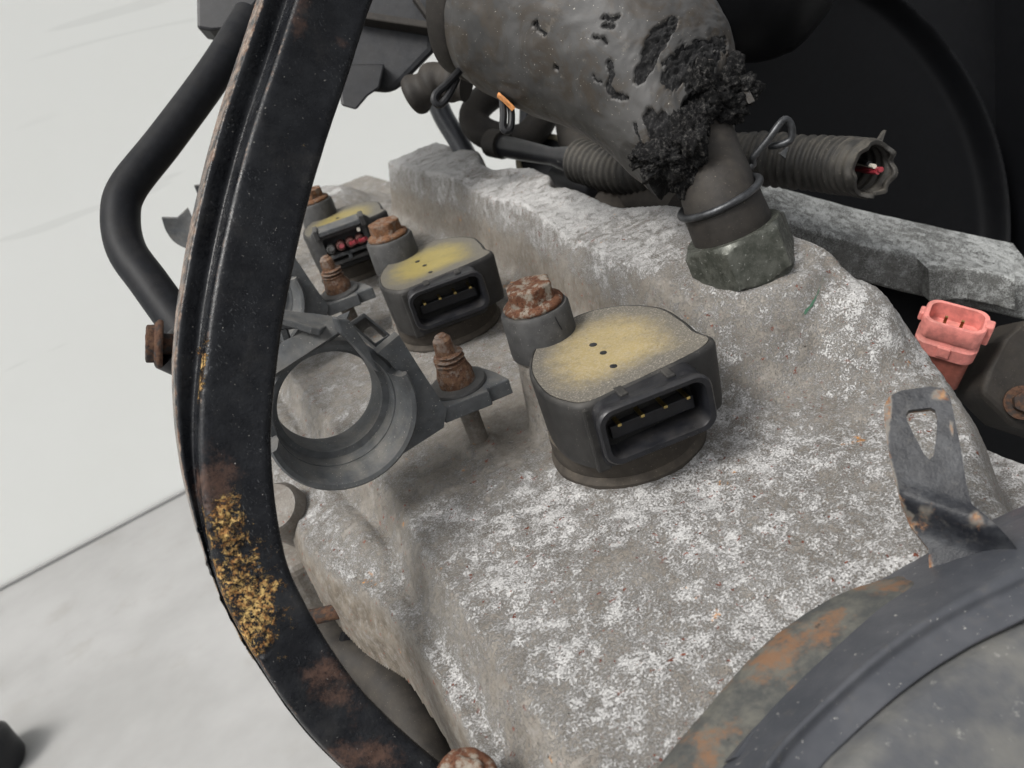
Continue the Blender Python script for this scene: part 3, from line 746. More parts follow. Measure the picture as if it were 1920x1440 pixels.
def make_bracket():
    root = thing('harness_bracket', (-20, 23, 10), '-', 'bracket', 'grey plastic wiring harness brackets')
    g = M['grey']
    # clamp: full ring at the back, deep trough in front
    cx, cz = -43.2, 23.0
    prof = [  # (y, inner radius, outer radius, centre drop)
        (27.5, 9.0), (26.0, 9.0)]
    th = np.linspace(0, 2 * np.pi, 72, endpoint=False)
    def rg(y, r, dz=0, k=1.0): return np.stack([cx + r * np.cos(th) * k, np.full(72, y), cz + dz + r * np.sin(th)], 1)
    st = [rg(27.5, 9.1), rg(27.5, 10.6), rg(22.5, 10.6, -.2), rg(22.3, 12.0, -.4), rg(19.5, 12.2, -.5), rg(19.0, 11.6, -.5), rg(19.2, 10.6, -.4), rg(21.5, 10.3, -.3), rg(21.8, 9.3, -.1), rg(25.5, 9.1)]
    P_ = np.array(st); b = MB(); b.grid(P_, cu=True, cv=True); obj('clamp_ring', b, g, root, angle=40)
    # trough: lower half of a wider pipe in front of the ring
    ta = np.linspace(math.radians(178), math.radians(372), 50)
    def arc(y, r, dz=0): return np.stack([cx + r * np.cos(ta), np.full(50, y), cz + dz + r * np.sin(ta)], 1)
    P_ = np.array([arc(20.4, 10.9, -.4), arc(20.4, 12.4, -.4), arc(15.0, 12.5, -.2), arc(14.5, 13.0, -.2), arc(13.6, 13.0, -.2), arc(13.2, 12.6, -.2), arc(13.5, 11.9, -.2), arc(14.4, 11.5, -.2), arc(16.4, 11.0, -.3), arc(17.0, 10.8, -.3), arc(18.6, 10.8, -.3)])
    b = MB(); b.grid(P_, cu=True); nn = 50
    b.f.append(tuple(i * nn for i in range(11))); b.f.append(tuple(i * nn + nn - 1 for i in range(11))[::-1]); obj('trough', b, g, root, angle=40)
    # upright web between ring and stud tab (in the x-z plane)
    pts = [at(*p, y=16.6) for p in ((716, 655), (748, 628), (792, 698), (838, 768), (832, 802), (770, 842), (700, 886), (655, 906))]
    ringr = [np.array([cx + 12.1 * math.cos(t), 16.6, cz - .4 + 12.1 * math.sin(t)]) for t in np.linspace(math.radians(-66), math.radians(36), 18)]
    b = MB(); b.prism(pts + ringr, (0, 2.4, 0)); obj('web', b, g, root, smooth=False, bevel=.3)
    # stud tab, horizontal plate
    tz = 11.0
    tp = [at(*p, z=14.2)[:2] for p in ((828, 775), (905, 728), (912, 733), (944, 715), (915, 690), (868, 648), (800, 672))]
    tp = [(-26.3, 17.6), (-17.0, 15.8), (-16.9, 16.9), (-12.4, 16.2), (-12.8, 21), (-14.0, 27.2), (-19.5, 29.5), (-25.5, 28.6)]
    hole = circ((-20, 23), 2.3, 18)
    b = MB(); b.prism([(x, y, tz) for x, y in tp], (0, 0, 3.2), [[(x, y, tz) for x, y in hole]])
    obj('stud_tab', b, g, root, smooth=False, bevel=.25)
    b = MB(); b.lathe([(5.6, 0), (5.7, .1), (5.2, .35), (4.6, .4)], 40, lambda p: p + np.array([-20, 23, SZ - .42]))
    obj('tab_washer', b, g, root)
    # rectangular socket behind the web top
    A, B_, C_, D_ = (at(*p, y=26.0) for p in ((652, 606), (682, 586), (737, 632), (706, 652)))
    cc = (A + B_ + C_ + D_) / 4
    inn = [cc + (q - cc) * .72 for q in (A, B_, C_, D_)]
    b = MB(); b.prism([A, B_, C_, D_], (1.5, 7, -4.5), [inn]); obj('socket', b, g, root, smooth=False, bevel=.2)
    # slanted guide blade along the ring
    q = [at(*p, y=15.5) for p in ((632, 598), (655, 600), (690, 650), (712, 700), (702, 690), (672, 655), (640, 625))]
    b = MB(); b.prism(q, (-.3, 3.2, -.2)); obj('guide_blade', b, g, root, smooth=False, bevel=.3)
    # broken lid over the ring: plate, flap, cross ribs
    q = [at(*p, y=y) for p, y in (((500, 672), 19), ((530, 640), 20), ((632, 602), 22), ((655, 596), 23), ((640, 622), 19), ((560, 672), 17.5), ((500, 712), 17))]
    nrm_ = nrm(np.cross(q[1] - q[0], q[6] - q[0])); q = [p - nrm_ * np.dot(p - q[0], nrm_) for p in q]
    b = MB(); b.prism(q, -nrm_ * 1.6 if nrm_[2] > 0 else nrm_ * 1.6); obj('lid_rail', b, g, root, smooth=False, bevel=.3)
    q = [at(*p, y=y) for p, y in (((518, 576), 24), ((560, 590), 24), ((588, 572), 24.5), ((622, 582), 25), ((640, 596), 25), ((600, 626), 18), ((586, 610), 18), ((560, 606), 19), ((516, 592), 20))]
    p0 = q[0]; nrm_ = nrm(np.cross(q[4] - q[0], q[8] - q[0])); q = [p - nrm_ * np.dot(p - p0, nrm_) for p in q]
    b = MB(); b.prism(q, nrm_ * 1.3 * (-1 if nrm_[2] > 0 else 1)); obj('lid_flap', b, g, root, smooth=False, bevel=.25)
    for a_, b_ in (((514, 612), (556, 606)), ((512, 642), (545, 650)), ((530, 618), (540, 650))):
        p1, p2 = at(*a_, y=21), at(*b_, y=21)
        bb = MB(); bb.tube(np.linspace(p1, p2, 4), 0.9, 6, ell=(1, .6)); obj('lid_rib', bb, g, root, smooth=False)
    return root
br = make_bracket(); br['label'] = 'broken grey plastic bracket with a large round ring beside the middle coil'
br2 = copy_tree(br); br2.location = (-20 * MM, (23 + PITCH) * MM, 10 * MM)
br2['label'] = 'grey plastic bracket half hidden behind the rusty black bar'
br3 = thing('harness_bracket', at(380, 470, d=292), 'farthest grey plastic bracket, its curved lip showing left of the rusty bar', 'bracket', 'grey plastic wiring harness brackets')
def lip(name, e1, e2, bow):
    a_ = spline([at(p[0], p[1], d=292) for p in e1], 24); b_ = spline([at(p[0], p[1], d=286) for p in e2], 24)
    m_ = (a_ + b_) / 2 + np.array([0, 0, -bow]); t_ = np.array([.3, 1.6, .2])
    P_ = np.array([a_, m_, b_, b_ + t_, m_ + t_, a_ + t_]); bb = MB(); bb.grid(P_, cu=True); bb.f.append(tuple(i * 24 for i in range(6))); bb.f.append(tuple(i * 24 + 23 for i in range(6))[::-1])
    obj(name, bb, M['grey'], br3, angle=50)
lip('curved_lip', [(352, 391), (366, 418), (392, 440), (430, 455)], [(303, 409), (314, 438), (340, 462), (420, 490)], 2)
lip('upper_lip', [(391, 335), (402, 352), (440, 380)], [(364, 349), (378, 374), (430, 420)], 1)
b = MB(); b.tube(spline([at(430, 400, d=292), at(445, 450, d=292), at(425, 480, d=290)], 10), 3.0, 10); obj('bracket_spine', b, M['grey'], br3)
# mounting post under the far end of each bracket is part of the casting (height field pads)

# ------------------------------------------------------------------ plug on the far coil
CY = 2 * PITCH
def fpl(p):
    q = fconn(np.asarray(p, float) * np.array([1, 1, 1]) + np.array([-1.5, 1.5, 3.2])).copy(); q[..., 1] += CY; return q
pl = thing('wire_plug', fpl(np.array([0.0, 6.0, -3])), 'black wire plug with cut red wires on the third coil', 'plug')
def rrp(x0, x1, z0, z1, r, y): return fpl(np.array([(a, y, c) for a, c in rrect(x0, x1, z0, z1, r, 6)]))
bb = ringstack([rrp(-9.9, 9.6, -6.0, 5.6, 3.2, 2.6), rrp(-10.4, 10.1, -6.6, 6.1, 3.6, 3.0), rrp(-10.5, 10.2, -6.7, 6.2, 3.6, 5.6), rrp(-9.8, 9.5, -6.0, 5.6, 3.2, 6.0), rrp(-8.0, 7.7, -5.4, 4.9, 1.5, 6.1), rrp(-7.8, 7.5, -5.2, 4.8, 1.2, 11.0),
                rrp(-6.6, 6.3, -4.2, 3.8, .8, 11.0), rrp(-6.6, 6.3, -4.2, 3.8, .8, 7.6)], cap=False)
n_ = 28; bb.f.append(tuple(7 * n_ + i for i in range(n_))); bb.f.append(tuple(range(n_))[::-1])
obj('plug_body', bb, M['boss'], pl, angle=45)
for zz, za in ((5.0, 6.6), ):
    b = MB(); b.box((-7.0, 4.0, zz), (6.6, 12.4, za), fpl); obj('latch_bar', b, M['grey'], pl, smooth=False, bevel=.3)
for xx in (-8.4, 6.6):
    b = MB(); b.box((xx, 5.4, 4.2), (xx + 1.6, 12.6, 7.4), fpl); obj('latch_post', b, M['boss'], pl, smooth=False, bevel=.3)
b = MB(); b.box((-6.2, 8.5, -2.9), (6.0, 11.6, -1.9), fpl); b.box((-.6, 8.5, -4.4), (.6, 11.6, -1.9), fpl); obj('rear_rib', b, M['grey'], pl, smooth=False, bevel=.2)
for i, xx in enumerate((-4.9, -1.7, 1.5, 4.6)):
    zc = 0.2
    f_ = fpl(np.array([[xx, 7.8, zc], [xx, 12.4, zc]]))
    b = MB(); b.tube(np.linspace(f_[0], f_[1], 6), [1.45, 1.55, 1.4, 1.55, 1.45, 1.2], 16); seal_ = obj('wire_seal', b, M['dullseal'] if i else M['boss'], pl)
    e_ = fpl(np.array([[xx, 11, zc], [xx + .3, 14.5 + i * .5, zc + .6], [xx + (1.8 if i > 1 else .4), 16.2 + i * .6, zc + 1.4]]))
    b = MB(); b.tube(spline(e_, 8), .72, 10); obj('wire_stub', b, M['redwire'] if i in (1, 2, 3) else M['boss'], seal_)
f_ = fpl(np.array([[5.2, 9.5, 3.4], [5.2, 13.5, 3.7]])); b = MB(); b.tube(f_, .55, 8); obj('wire_stub', b, M['whitewire'], pl)

# ------------------------------------------------------------------ hose fitting: nut, hose, spring clip
NB = at(1402, 508, z=17.2)
NAX = nrm([-0.10, 0.20, 1.0])
fit = thing('hose_fitting', NB, 'dark oily hex fitting screwed into the valve cover boss', 'hose fitting')
frn = fr_axis(NB - NAX * .6, NAX, (math.cos(.72), math.sin(.72), 0))
hx = hexr(10.2, 0.0)
def nutf(th, z):
    r = hx(th); c = 10.2 * math.cos(math.pi / 6)
    if z < .8: return np.minimum(r, c + (z / .8) * 1.0)
    if z > 8.0: return np.minimum(r, c + max(0, (9.2 - z) / 1.2) * 1.15)
    return r
b = MB(); b.polar(nutf, [0, .3, .8, 3, 5, 7, 8, 8.5, 9.2], 96, frn)
v = b.verts(); v = v + (0.04 * fbm(v, 0.6, 3))[:, None] * nrm([1, 1, 1]); b.v = [v]
obj('hex_nut', b, M['nut'], fit, angle=30)
b = MB(); b.lathe([(8.6, -1.2), (8.7, .2), (8.2, .5)], 48, frn); obj('thread_collar', b, M['nut'], fit)
b = MB(); b.lathe([(6.0, 8), (6.0, 16)], 32, frn); obj('spigot', b, M['nut'], fit)
HTOP = NB + NAX * 8.6
hp = [HTOP, HTOP + NAX * 7, at(1338, 330, d=150.5), at(1296, 225, d=154), at(1240, 130, d=158), at(1150, 40, d=163)]
hose = thing('rubber_hose', HTOP, 'brown-black rubber hose pushed onto the hex fitting', 'hose')
hr = [7.0, 6.8, 6.5, 6.3, 6.3, 6.3]
pp = spline([list(p) + [r] for p, r in zip(hp, hr)], 70)
sd_ = np.linalg.norm(pp[:, :3] - pp[0, :3], axis=1)
rad = pp[:, 3] + 0.45 * (1 - ss(5.6, 6.6, sd_)) + 0.08 * np.sin(sd_ * .8)
b = MB(); b.tube(pp[:, :3], rad, 56); v = b.verts(); v += (0.12 * fbm(v, 0.3, 2))[:, None] * nrm([1, -1, 0.5]); b.v = [v]
obj('hose_wall', b, M['rubber'], hose)
# spring clip
cl = thing('spring_clip', HTOP, 'steel wire spring clip with upright hook around the rubber hose', 'hose clip')
frc = fr_axis(HTOP + NAX * 6.6, nrm(NAX + np.array([-.06, .0, 0.05])), (1, 0, 0))
t_ = np.linspace(math.radians(60), math.radians(392), 70)
ringp = frc(np.stack([7.65 * np.cos(t_), 7.65 * np.sin(t_), 0.25 * (t_ - t_[0]) / 6], 1))
b = MB(); b.tube(ringp, .72, 12); obj('clip_ring', b, M['wire_steel'], cl)
pe = ringp[-1]
hk = [at(1408, 312, d=154), at(1412, 296, d=153), at(1440, 262, d=151), at(1462, 232, d=150), at(1474, 224, d=150), at(1484, 238, d=150.5), at(1482, 262, d=151.5), at(1460, 272, d=152.5), at(1442, 274, d=153.5)]
b = MB(); b.tube(spline([frc(np.array([[7.65 * math.cos(math.radians(55)), 7.65 * math.sin(math.radians(55)), 0.2]]))[0]] + hk, 60), .72, 12); obj('clip_hook', b, M['wire_steel'], cl)

# ------------------------------------------------------------------ insulated sleeve over the hose
slv = thing('hose_sleeve', at(1100, 250, d=160), 'thick grey weathered hose sleeve torn open to black foam', 'hose sleeve')
ctrl = [((928, -22), 172.5, 19.4), ((960, -12), 171, 20.3), ((1000, 4), 169, 20.9), ((1060, 30), 166, 20.8), ((1150, 78), 161.5, 19.4), ((1232, 152), 157, 16.8), ((1290, 236), 153.5, 14.0), ((1322, 300), 151.5, 11.2)]
ctrl = [list(at(*p, d=d)) + [r] for p, d, r in ctrl]
NP, NS = 300, 300
pp = spline(ctrl, NP); T, U, V = frames(pp[:, :3])
th = np.linspace(0, 2 * np.pi, NS, endpoint=False)
dirs = np.cos(th)[None, :, None] * U[:, None] + np.sin(th)[None, :, None] * V[:, None]
Pos = pp[:, None, :3] + pp[:, 3][:, None, None] * dirs
# project to the photo to place the tears where they are on the skin
def proj(Q):
    c = (Q - CC) @ CR.T; return 960 + CF * c[..., 0] / c[..., 2], 720 + CF * c[..., 1] / c[..., 2]
PX, PY = proj(Pos)
vis = np.einsum('ijk,ijk->ij', dirs, CC - Pos) > 0
nz1 = fbm(Pos, 0.28, 4); nz2 = fbm(Pos, 0.8, 3)
def blob(cx, cy, rx, ry, rot=0, k=.35):
    c, s_ = math.cos(rot), math.sin(rot); dx, dy = PX - cx, PY - cy
    return np.hypot((dx * c + dy * s_) / rx, (-dx * s_ + dy * c) / ry) + k * nz1 + .15 * nz2
foam = np.zeros_like(PX)
foam = np.maximum(foam, vis * (1 - ss(.9, 1.0, blob(1246, 100, 28, 66, .42))))
foam = np.maximum(foam, vis * (1 - ss(.9, 1.0, blob(1215, 150, 22, 20, 0))))
foam = np.maximum(foam, vis * (1 - ss(.95, 1.05, blob(1350, 180, 74, 62, .3, .5))))
foam = np.maximum(foam, vis * (1 - ss(.95, 1.05, blob(1262, 285, 62, 34, .75, .5))))
def crack(pts, w):
    d = 1e9
    for (x0, y0), (x1, y1) in zip(pts[:-1], pts[1:]):
        L2 = (x1 - x0) ** 2 + (y1 - y0) ** 2; t = np.clip(((PX - x0) * (x1 - x0) + (PY - y0) * (y1 - y0)) / L2, 0, 1)
        d = np.minimum(d, np.hypot(PX - x0 - t * (x1 - x0), PY - y0 - t * (y1 - y0)))
    return vis * (1 - ss(.75, 1.05, d / w + .55 * nz2 + .45 * nz1))
for pts, w in (([(996, 48), (1004, 42), (1008, 56), (1020, 62)], 4), ([(1128, 30), (1150, 34), (1158, 30)], 5), ([(1133, 46), (1150, 50)], 5), ([(1112, 70), (1130, 72), (1136, 80)], 4), 
               ([(1040, 124), (1045, 130)], 4), ([(1142, 118), (1150, 142), (1138, 160), (1150, 178), (1178, 186)], 5.5), ([(1112, 140), (1118, 152), (1128, 154)], 3), ([(1196, 158), (1204, 166), (1216, 164)], 5),
               ([(1188, 232), (1196, 262), (1206, 286), (1228, 292)], 4.5)):
    foam = np.maximum(foam, crack(pts, w))
r_ = pp[:, 3][:, None] + 0.35 * fbm(Pos, 0.07, 2) + 0.12 * fbm(Pos, .4, 2)
r_ = r_ - foam * (0.6 + 0.7 * nz2) 
Pos = pp[:, None, :3] + r_[..., None] * dirs
# ragged lower end: pull the last rings back unevenly
endn = fbm(np.stack([np.cos(th) * 2.5, np.sin(th) * 2.5, 0 * th], 1), 1.0, 3) * 2.2
de = dirs[-1] @ nrm(CR[0] * 0.85 - CR[2] * 0.75 - CR[1] * 0.15)
endn = endn - 11.0 * ss(-.25, .8, de)
idx = np.arange(NP); w_ = ss(NP - 110, NP - 1, idx)
Pos = Pos + (w_[:, None] * endn[None, :])[..., None] * T[:, None]
b = MB(); b.grid(Pos, cv=True)
# close the ends: fold inwards
i0 = Pos[0] * .0 + pp[0, :3] + (Pos[0] - pp[0, :3]) * .55
k0 = b.n; b.add(i0, []); b.f += [(i, (i + 1) % NS, k0 + (i + 1) % NS, k0 + i) for i in range(NS)]
i1 = pp[-1, :3] + (Pos[-1] - pp[-1, :3]) * .6 - T[-1] * 4
k1 = b.n; b.add(i1, []); L0 = (NP - 1) * NS; b.f += [(L0 + (i + 1) % NS, L0 + i, k1 + i, k1 + (i + 1) % NS) for i in range(NS)]
fa = np.concatenate([foam.reshape(-1), np.zeros(NS), np.ones(NS)]); fa = np.maximum(fa, np.concatenate([np.repeat(ss(NP - 16, NP - 8, idx), NS) * (endn[None, :].repeat(NP, 0).reshape(-1) > -1.0), np.zeros(2 * NS)]))
obj('sleeve_skin', b, M['sleeve'], slv, attrs={'foam': fa}, angle=80)
# foam lumps spilling out of the torn end
def lump(c, rx, seed, amp=.45, stretch=(1, 1, 1), n=44):
    u = np.linspace(0, np.pi, n); v_ = np.linspace(0, 2 * np.pi, 2 * n, endpoint=False)
    S_ = np.stack([np.sin(u)[:, None] * np.cos(v_), np.sin(u)[:, None] * np.sin(v_), np.cos(u)[:, None] + 0 * v_], -1)
    r = rx * (1 + amp * fbm(S_ * 1.6 + seed * 9, 1, 4) + .16 * fbm(S_ * 7 + seed, 1, 3))
    S2 = S_ * r[..., None] * np.array(stretch) + np.array(c)
    b = MB(); b.grid(S2, cv=True); return b
for k, (px, py, d, r, st) in enumerate(((1350, 170, 149, 4.8, (1.25, 1, .9)), (1322, 205, 147, 3.3, (1.2, 1, 1)), (1382, 174, 150, 3.4, (1.1, 1, .9)), (1306, 158, 144.5, 2.8, (.8, 1, 1.4)), (1345, 140, 150, 2.4, (1, 1, 1)), (1368, 205, 150, 3.4, (1.2, 1, .8)),
                                       (1292, 262, 142.8, 3.4, (.8, 1, 1.5)), (1250, 296, 145, 3.8, (1.4, 1, .8)), (1272, 318, 146.5, 3.0, (1, 1, 1.1)), (1282, 342, 147.5, 1.9, (1, 1, 1.5)), (1216, 288, 148, 2.4, (1.6, 1, .8)), (1305, 228, 145, 2.6, (1, 1, 1.2)))):
    obj('foam_lump', lump(at(px, py, d=d), r, k + 1, stretch=st), M['foam'], slv, angle=180)
q = [at(*p, d=146.5) for p in ((1386, 143), (1400, 158), (1417, 190), (1404, 196), (1392, 172))]
b = MB(); b.prism(q, (0.2, 1.0, 0.1)); obj('skin_flap', b, M['sleeve'], slv, smooth=False, bevel=.2)
# collar at the box end of the sleeve
b = MB(); pc = spline([list(at(828, -90, d=177)) + [14.0], list(at(845, -70, d=176)) + [17.5], list(at(872, -46, d=174.5)) + [18.2]], 14)
ctrl0 = np.array(ctrl[0][:3]); ax0 = nrm(T[0])
frk = fr_axis(ctrl0, ax0)
b.lathe([(14.0, -4.6), (18.8, -4.3), (19.6, -3.8), (20.0, 0.6), (19.6, 1.2), (16.5, 1.6)], 80, frk); obj('end_collar', b, M['rubber'], slv, angle=40)
# wire loops hanging from the sleeve, orange sliver
def loop(pts, r, name, mat, label, cat):
    b = MB(); b.tube(spline(pts, 40), r, 10); return tag(obj(name, b, mat), label, cat)
loop([at(862, 132, d=170), at(838, 158, d=168), at(818, 176, d=167), at(815, 190, d=167), at(826, 196, d=167.5), at(840, 180, d=168), at(856, 148, d=170)], .85, 'cable_tie', M['black'], 'black loop hanging under the sleeve beside the dark box', 'cable tie')
loop([at(942, 182, d=168), at(944, 215, d=167), at(943, 238, d=167), at(949, 247, d=167), at(957, 240, d=167.4), at(959, 215, d=168), at(955, 186, d=169)], .8, 'cable_tie', M['black'], 'black loop hanging under the sleeve next to an orange sliver', 'cable tie')
b = MB(); b.tube(spline([at(934, 178, d=166), at(948, 190, d=165.5), at(963, 205, d=166)], 8), .7, 6, ell=(1, .5)); tag(obj('wood_sliver', b, M['wood'], smooth=False), 'small orange wood sliver stuck under the grey sleeve', 'sliver')

# ------------------------------------------------------------------ corrugated conduit
cd = thing('wiring_conduit', at(1500, 330, d=190), 'split corrugated black conduit with frayed end and bare wires', 'conduit')
cpts = [at(1085, 302, d=238), at(1180, 322, d=222), at(1290, 306, d=208), at(1400, 298, d=196), at(1500, 304, d=188), at(1575, 311, d=181), at(1636, 318, d=172)]
cp = spline(cpts, 420); L = np.concatenate([[0], np.cumsum(np.linalg.norm(np.diff(cp, axis=0), axis=1))])
T, U, V = frames(cp)
NS = 64; th = np.linspace(0, 2 * np.pi, NS, endpoint=False)
prof = np.clip(1.4 * np.sin(2 * np.pi * L / 2.35), -1, 1)
rr_ = 6.1 + .34 * prof
rr2 = rr_[:, None] * (1 + 0.03 * fbm(cp[:, None] + np.stack([np.cos(th), np.sin(th), 0 * th], 1)[None] * 4, .15, 2))
P_ = cp[:, None] + rr2[..., None] * (np.cos(th)[None, :, None] * U[:, None] + np.sin(th)[None, :, None] * V[:, None])
rag = (1.6 * vnoise(np.stack([np.cos(th) * 3, np.sin(th) * 3, 0 * th], 1)) + .8)
w_ = ss(L[-1] - 4, L[-1], L)
P_ = P_ + (w_[:, None] * rag[None])[..., None] * T[:, None]
inn_ = cp[::-1, None][:120] + (rr2[::-1][:120] - .7)[..., None] * (np.cos(th)[None, :, None] * U[::-1][:120, None] + np.sin(th)[None, :, None] * V[::-1][:120, None])
inn_ = inn_ + (w_[::-1][:120, None] * rag[None])[..., None] * T[::-1][:120, None]
b = MB(); b.grid(np.concatenate([P_, inn_]), cv=True); obj('conduit_tube', b, M['corr'], cd, angle=60)
# slit flap along the top
fl = spline([at(1475, 262, d=186.5), at(1520, 268, d=184.5), at(1570, 276, d=183), at(1620, 262, d=181), at(1655, 262, d=180)], 40)
fl2 = spline([at(1462, 278, d=186), at(1520, 286, d=183.6), at(1560, 284, d=182), at(1615, 268, d=180.6), at(1640, 330, d=180)], 40)
P_ = np.array([fl, (fl + fl2) / 2 + np.array([0, -.5, .5]), fl2, fl2 + np.array([0, .5, -.3]), (fl + fl2) / 2 + np.array([0, .1, -.1]), fl + np.array([0, .6, -.1])])
b = MB(); b.grid(P_, cu=True); obj('split_flap', b, M['corr'], cd)
q = [at(*p, d=181.5) for p in ((1640, 268), (1648, 262), (1658, 246), (1662, 244), (1656, 262), (1650, 272))]
b = MB(); b.prism(q, (0, .7, 0)); obj('frayed_strip', b, M['corr'], cd, smooth=False)
for (pts, m_, r) in (([(1596, 306, 182), (1616, 307, 177), (1640, 312, 170)], 'whitewire', .5), ([(1596, 318, 182), (1620, 317, 177), (1652, 318, 168.5)], 'redwire', .6), ([(1598, 314, 182), (1622, 321, 177), (1646, 323, 169.5)], 'redwire', .5), ([(1596, 302, 182), (1612, 303, 178), (1630, 307, 172)], 'black', .6)):
    b = MB(); b.tube(spline([at(p[0], p[1], d=p[2]) for p in pts], 10), r, 8); obj('bare_wire', b, M[m_], cd)
q = [at(*p, d=184) for p in ((1462, 288), (1478, 276), (1488, 283), (1474, 298))]
b = MB(); b.prism(q, (0, .6, 0)); obj('tape_scrap', b, M['grey'], cd, smooth=False)

# ------------------------------------------------------------------ right-hand casting, pink connector, block behind
cs = thing('support_casting', at(1700, 560, d=215), 'dark mottled cast bracket running behind the hose fitting', 'casting')
def densify(p, n):
    p = np.concatenate([p, p[:1]]); L = np.concatenate([[0], np.cumsum(np.linalg.norm(np.diff(p, axis=0), axis=1))]); s_ = np.linspace(0, L[-1], n, endpoint=False)
    return np.stack([np.interp(s_, L, p[:, k]) for k in (0, 1)], 1)
def slab(name, top, d, back, down, mat, root, amp=.16, nu=70, nv=60):
    """top: pixel polyline of the front upper edge; rounded bar going back and down from it"""
    e = spline([at(*p, d=d_) for p, d_ in zip(top, d)], nu)
    prof = [(1.0, 0.0), (.06, 0.0), (0.02, -.03), (0.0, -.09), (0.0, -.95), (.03, -1.0), (1.0, -1.0)]
    pf = densify(np.array(prof, float), nv)
    P_ = e[:, None] + pf[None, :, 0:1] * np.array(back) + pf[None, :, 1:2] * np.array([0, 0, down])
    P_ = P_ + (amp * fbm(P_, .3, 3))[..., None] * nrm([-.3, -.6, .7])
    b = MB(); b.grid(P_, cv=True); N0 = nv; b.f.append(tuple(range(N0))); b.f.append(tuple((nu - 1) * N0 + i for i in range(N0))[::-1])
    return obj(name, b, mat, root, angle=60)
slab('rail', [(1440, 405), (1520, 428), (1640, 462), (1760, 490), (1960, 535)], [212, 210, 208, 206, 203], (14, 18, 2.6), 11.5, M['cast_dark'], cs)
slab('lug_block', [(1742, 506), (1800, 502), (1860, 512), (1903, 524)], [201, 200, 199, 198], (5, 9, .6), 9.0, M['cast_dark'], cs)
ib = thing('shade_fill_block', at(1800, 900, d=235), 'added engine block below the cast bracket, its black colour standing in for shade', 'engine block')
b = MB(); b.prism([at(*p, d=228) for p in ((1480, 400), (1700, 440), (2100, 520), (2100, 1150), (1700, 900), (1600, 600))], tuple(CR[2] * 40 + np.array([10, 20, -25]))); obj('block_side', b, M['deep'], ib, smooth=False, bevel=2)  # added to fill the gap under the casting; its shade is in the near-black colour

pk = thing('pink_connector', at(1780, 650, d=190), 'open pink sensor connector below the dark cast bracket', 'connector')
PA = nrm([.0, -.38, 1]); Po = at(1774, 642, d=190)
frp0 = fr_axis(Po, PA, (.43, -.9, 0)); frp = lambda p: frp0(np.asarray(p) * np.array([.98, .88, .72]))
def pr_(x, y, r, z): return frp(np.array([(a, c, z) for a, c in rrect(-x, x, -y, y, r, 6)]))
bb = ringstack([pr_(6.9, 5.0, 2.9, -2.2), pr_(7.0, 5.1, 2.9, 2.6), pr_(6.5, 4.7, 2.6, 3.2), pr_(6.3, 4.5, 2.6, 4.4), pr_(6.8, 4.9, 2.9, 5.0), pr_(6.9, 5.0, 2.9, 11.2), pr_(6.7, 4.8, 2.7, 11.6), pr_(5.8, 4.0, 2.3, 11.5), pr_(5.7, 3.9, 2.3, 5.4)], cap=False)
bb.f.append(tuple(8 * 28 + i for i in range(28))); bb.f.append(tuple(range(28))[::-1])
shell_ = obj('connector_shell', bb, M['pink'], pk, angle=40)
for x in (-7.9, 6.2):
    b = MB(); b.box((x, -1.6, 4.5 if x > 0 else 7.5), (x + 1.9, 1.6, 12.2 if x > 0 else 10.8), frp); obj('side_lug', b, M['pink'], shell_, smooth=False, bevel=.4)
b = MB(); b.box((-1.5, -5.7, -1), (1.5, -4.6, 3), frp); obj('front_rib', b, M['pink'], shell_, smooth=False, bevel=.3)
for x in (-2, 1.6):
    b = MB(); b.box((x - .35, -.3, 5.2), (x + .35, .3, 10.4), frp); obj('pin', b, M['brass'], shell_, smooth=False)
bb = ringstack([pr_(6.2, 3.6, 2, -16), pr_(6.4, 3.9, 2, -2.0)]); obj('sensor_body', bb, M['darkred'], pk)

eb = thing('sensor_housing', at(1890, 760, d=185), 'rough dark housing with a small bolt beside the pink connector', 'housing')
q = [at(*p, d=188) for p in ((1838, 740), (1850, 700), (1880, 640), (1925, 600), (1990, 590), (1990, 830), (1900, 800))]
b = MB(); b.prism(q, (6, 12, -8)); obj('housing_body', b, M['rubber'], eb, smooth=False, bevel=2.0, seg=4)
b = MB(); hq = hexr(2.6); b.polar(lambda th, z: hq(th), [0, 2.4, 2.6], 36, fr_axis(at(1918, 755, d=186), (-.5, -.6, .6))); b.lathe([(4, -.6), (4, .2)], 30, fr_axis(at(1918, 755, d=186), (-.5, -.6, .6))); obj('housing_bolt', b, M['bolt_dark'], eb)

# ------------------------------------------------------------------ black shroud in the back right
sh = thing('fan_shroud', at(1700, 300, d=330), 'large matt black plastic shroud with a curved rib', 'shroud')
u_ = np.linspace(1080, 2250, 330); w_ = np.linspace(-420, 640, 260)
sc_ = nrm(CR[2] * 1.0 + np.array([.1, .3, .1]))
o_ = at(1700, 250, d=300)
G = np.array([[onpl(a, c, o_, sc_) for c in w_] for a in u_])
A_, C_ = np.meshgrid(u_, w_, indexing='ij')
rr_ = np.hypot(A_ - 1320, (C_ - 430) * 1.0)
hgt = -9 * np.exp(-((rr_ - 545) / 16) ** 2) + 12 * ss(545, 580, rr_) - 10 * (1 - ss(300, 330, np.hypot(A_ - 1500, C_ - 430))) * 0 - 16 * ss(0, 1, (A_ - 1905) / 6) * 1
G = G - sc_ * 0 + hgt[..., None] * (-sc_) * -1
b = MB(); b.grid(G); G2 = G + sc_ * 6; n1 = b.n; b.grid(G2)
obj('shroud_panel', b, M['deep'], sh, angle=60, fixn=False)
pl_ = spline([at(1180, -330, d=240), at(1330, -160, d=236), at(1440, -95, d=232), at(1530, -75, d=228), at(1580, -68, d=226)], 40)
rad = np.interp(np.linspace(0, 1, 40), [0, .5, .8, .93, 1], [34, 33, 30, 24, 12])
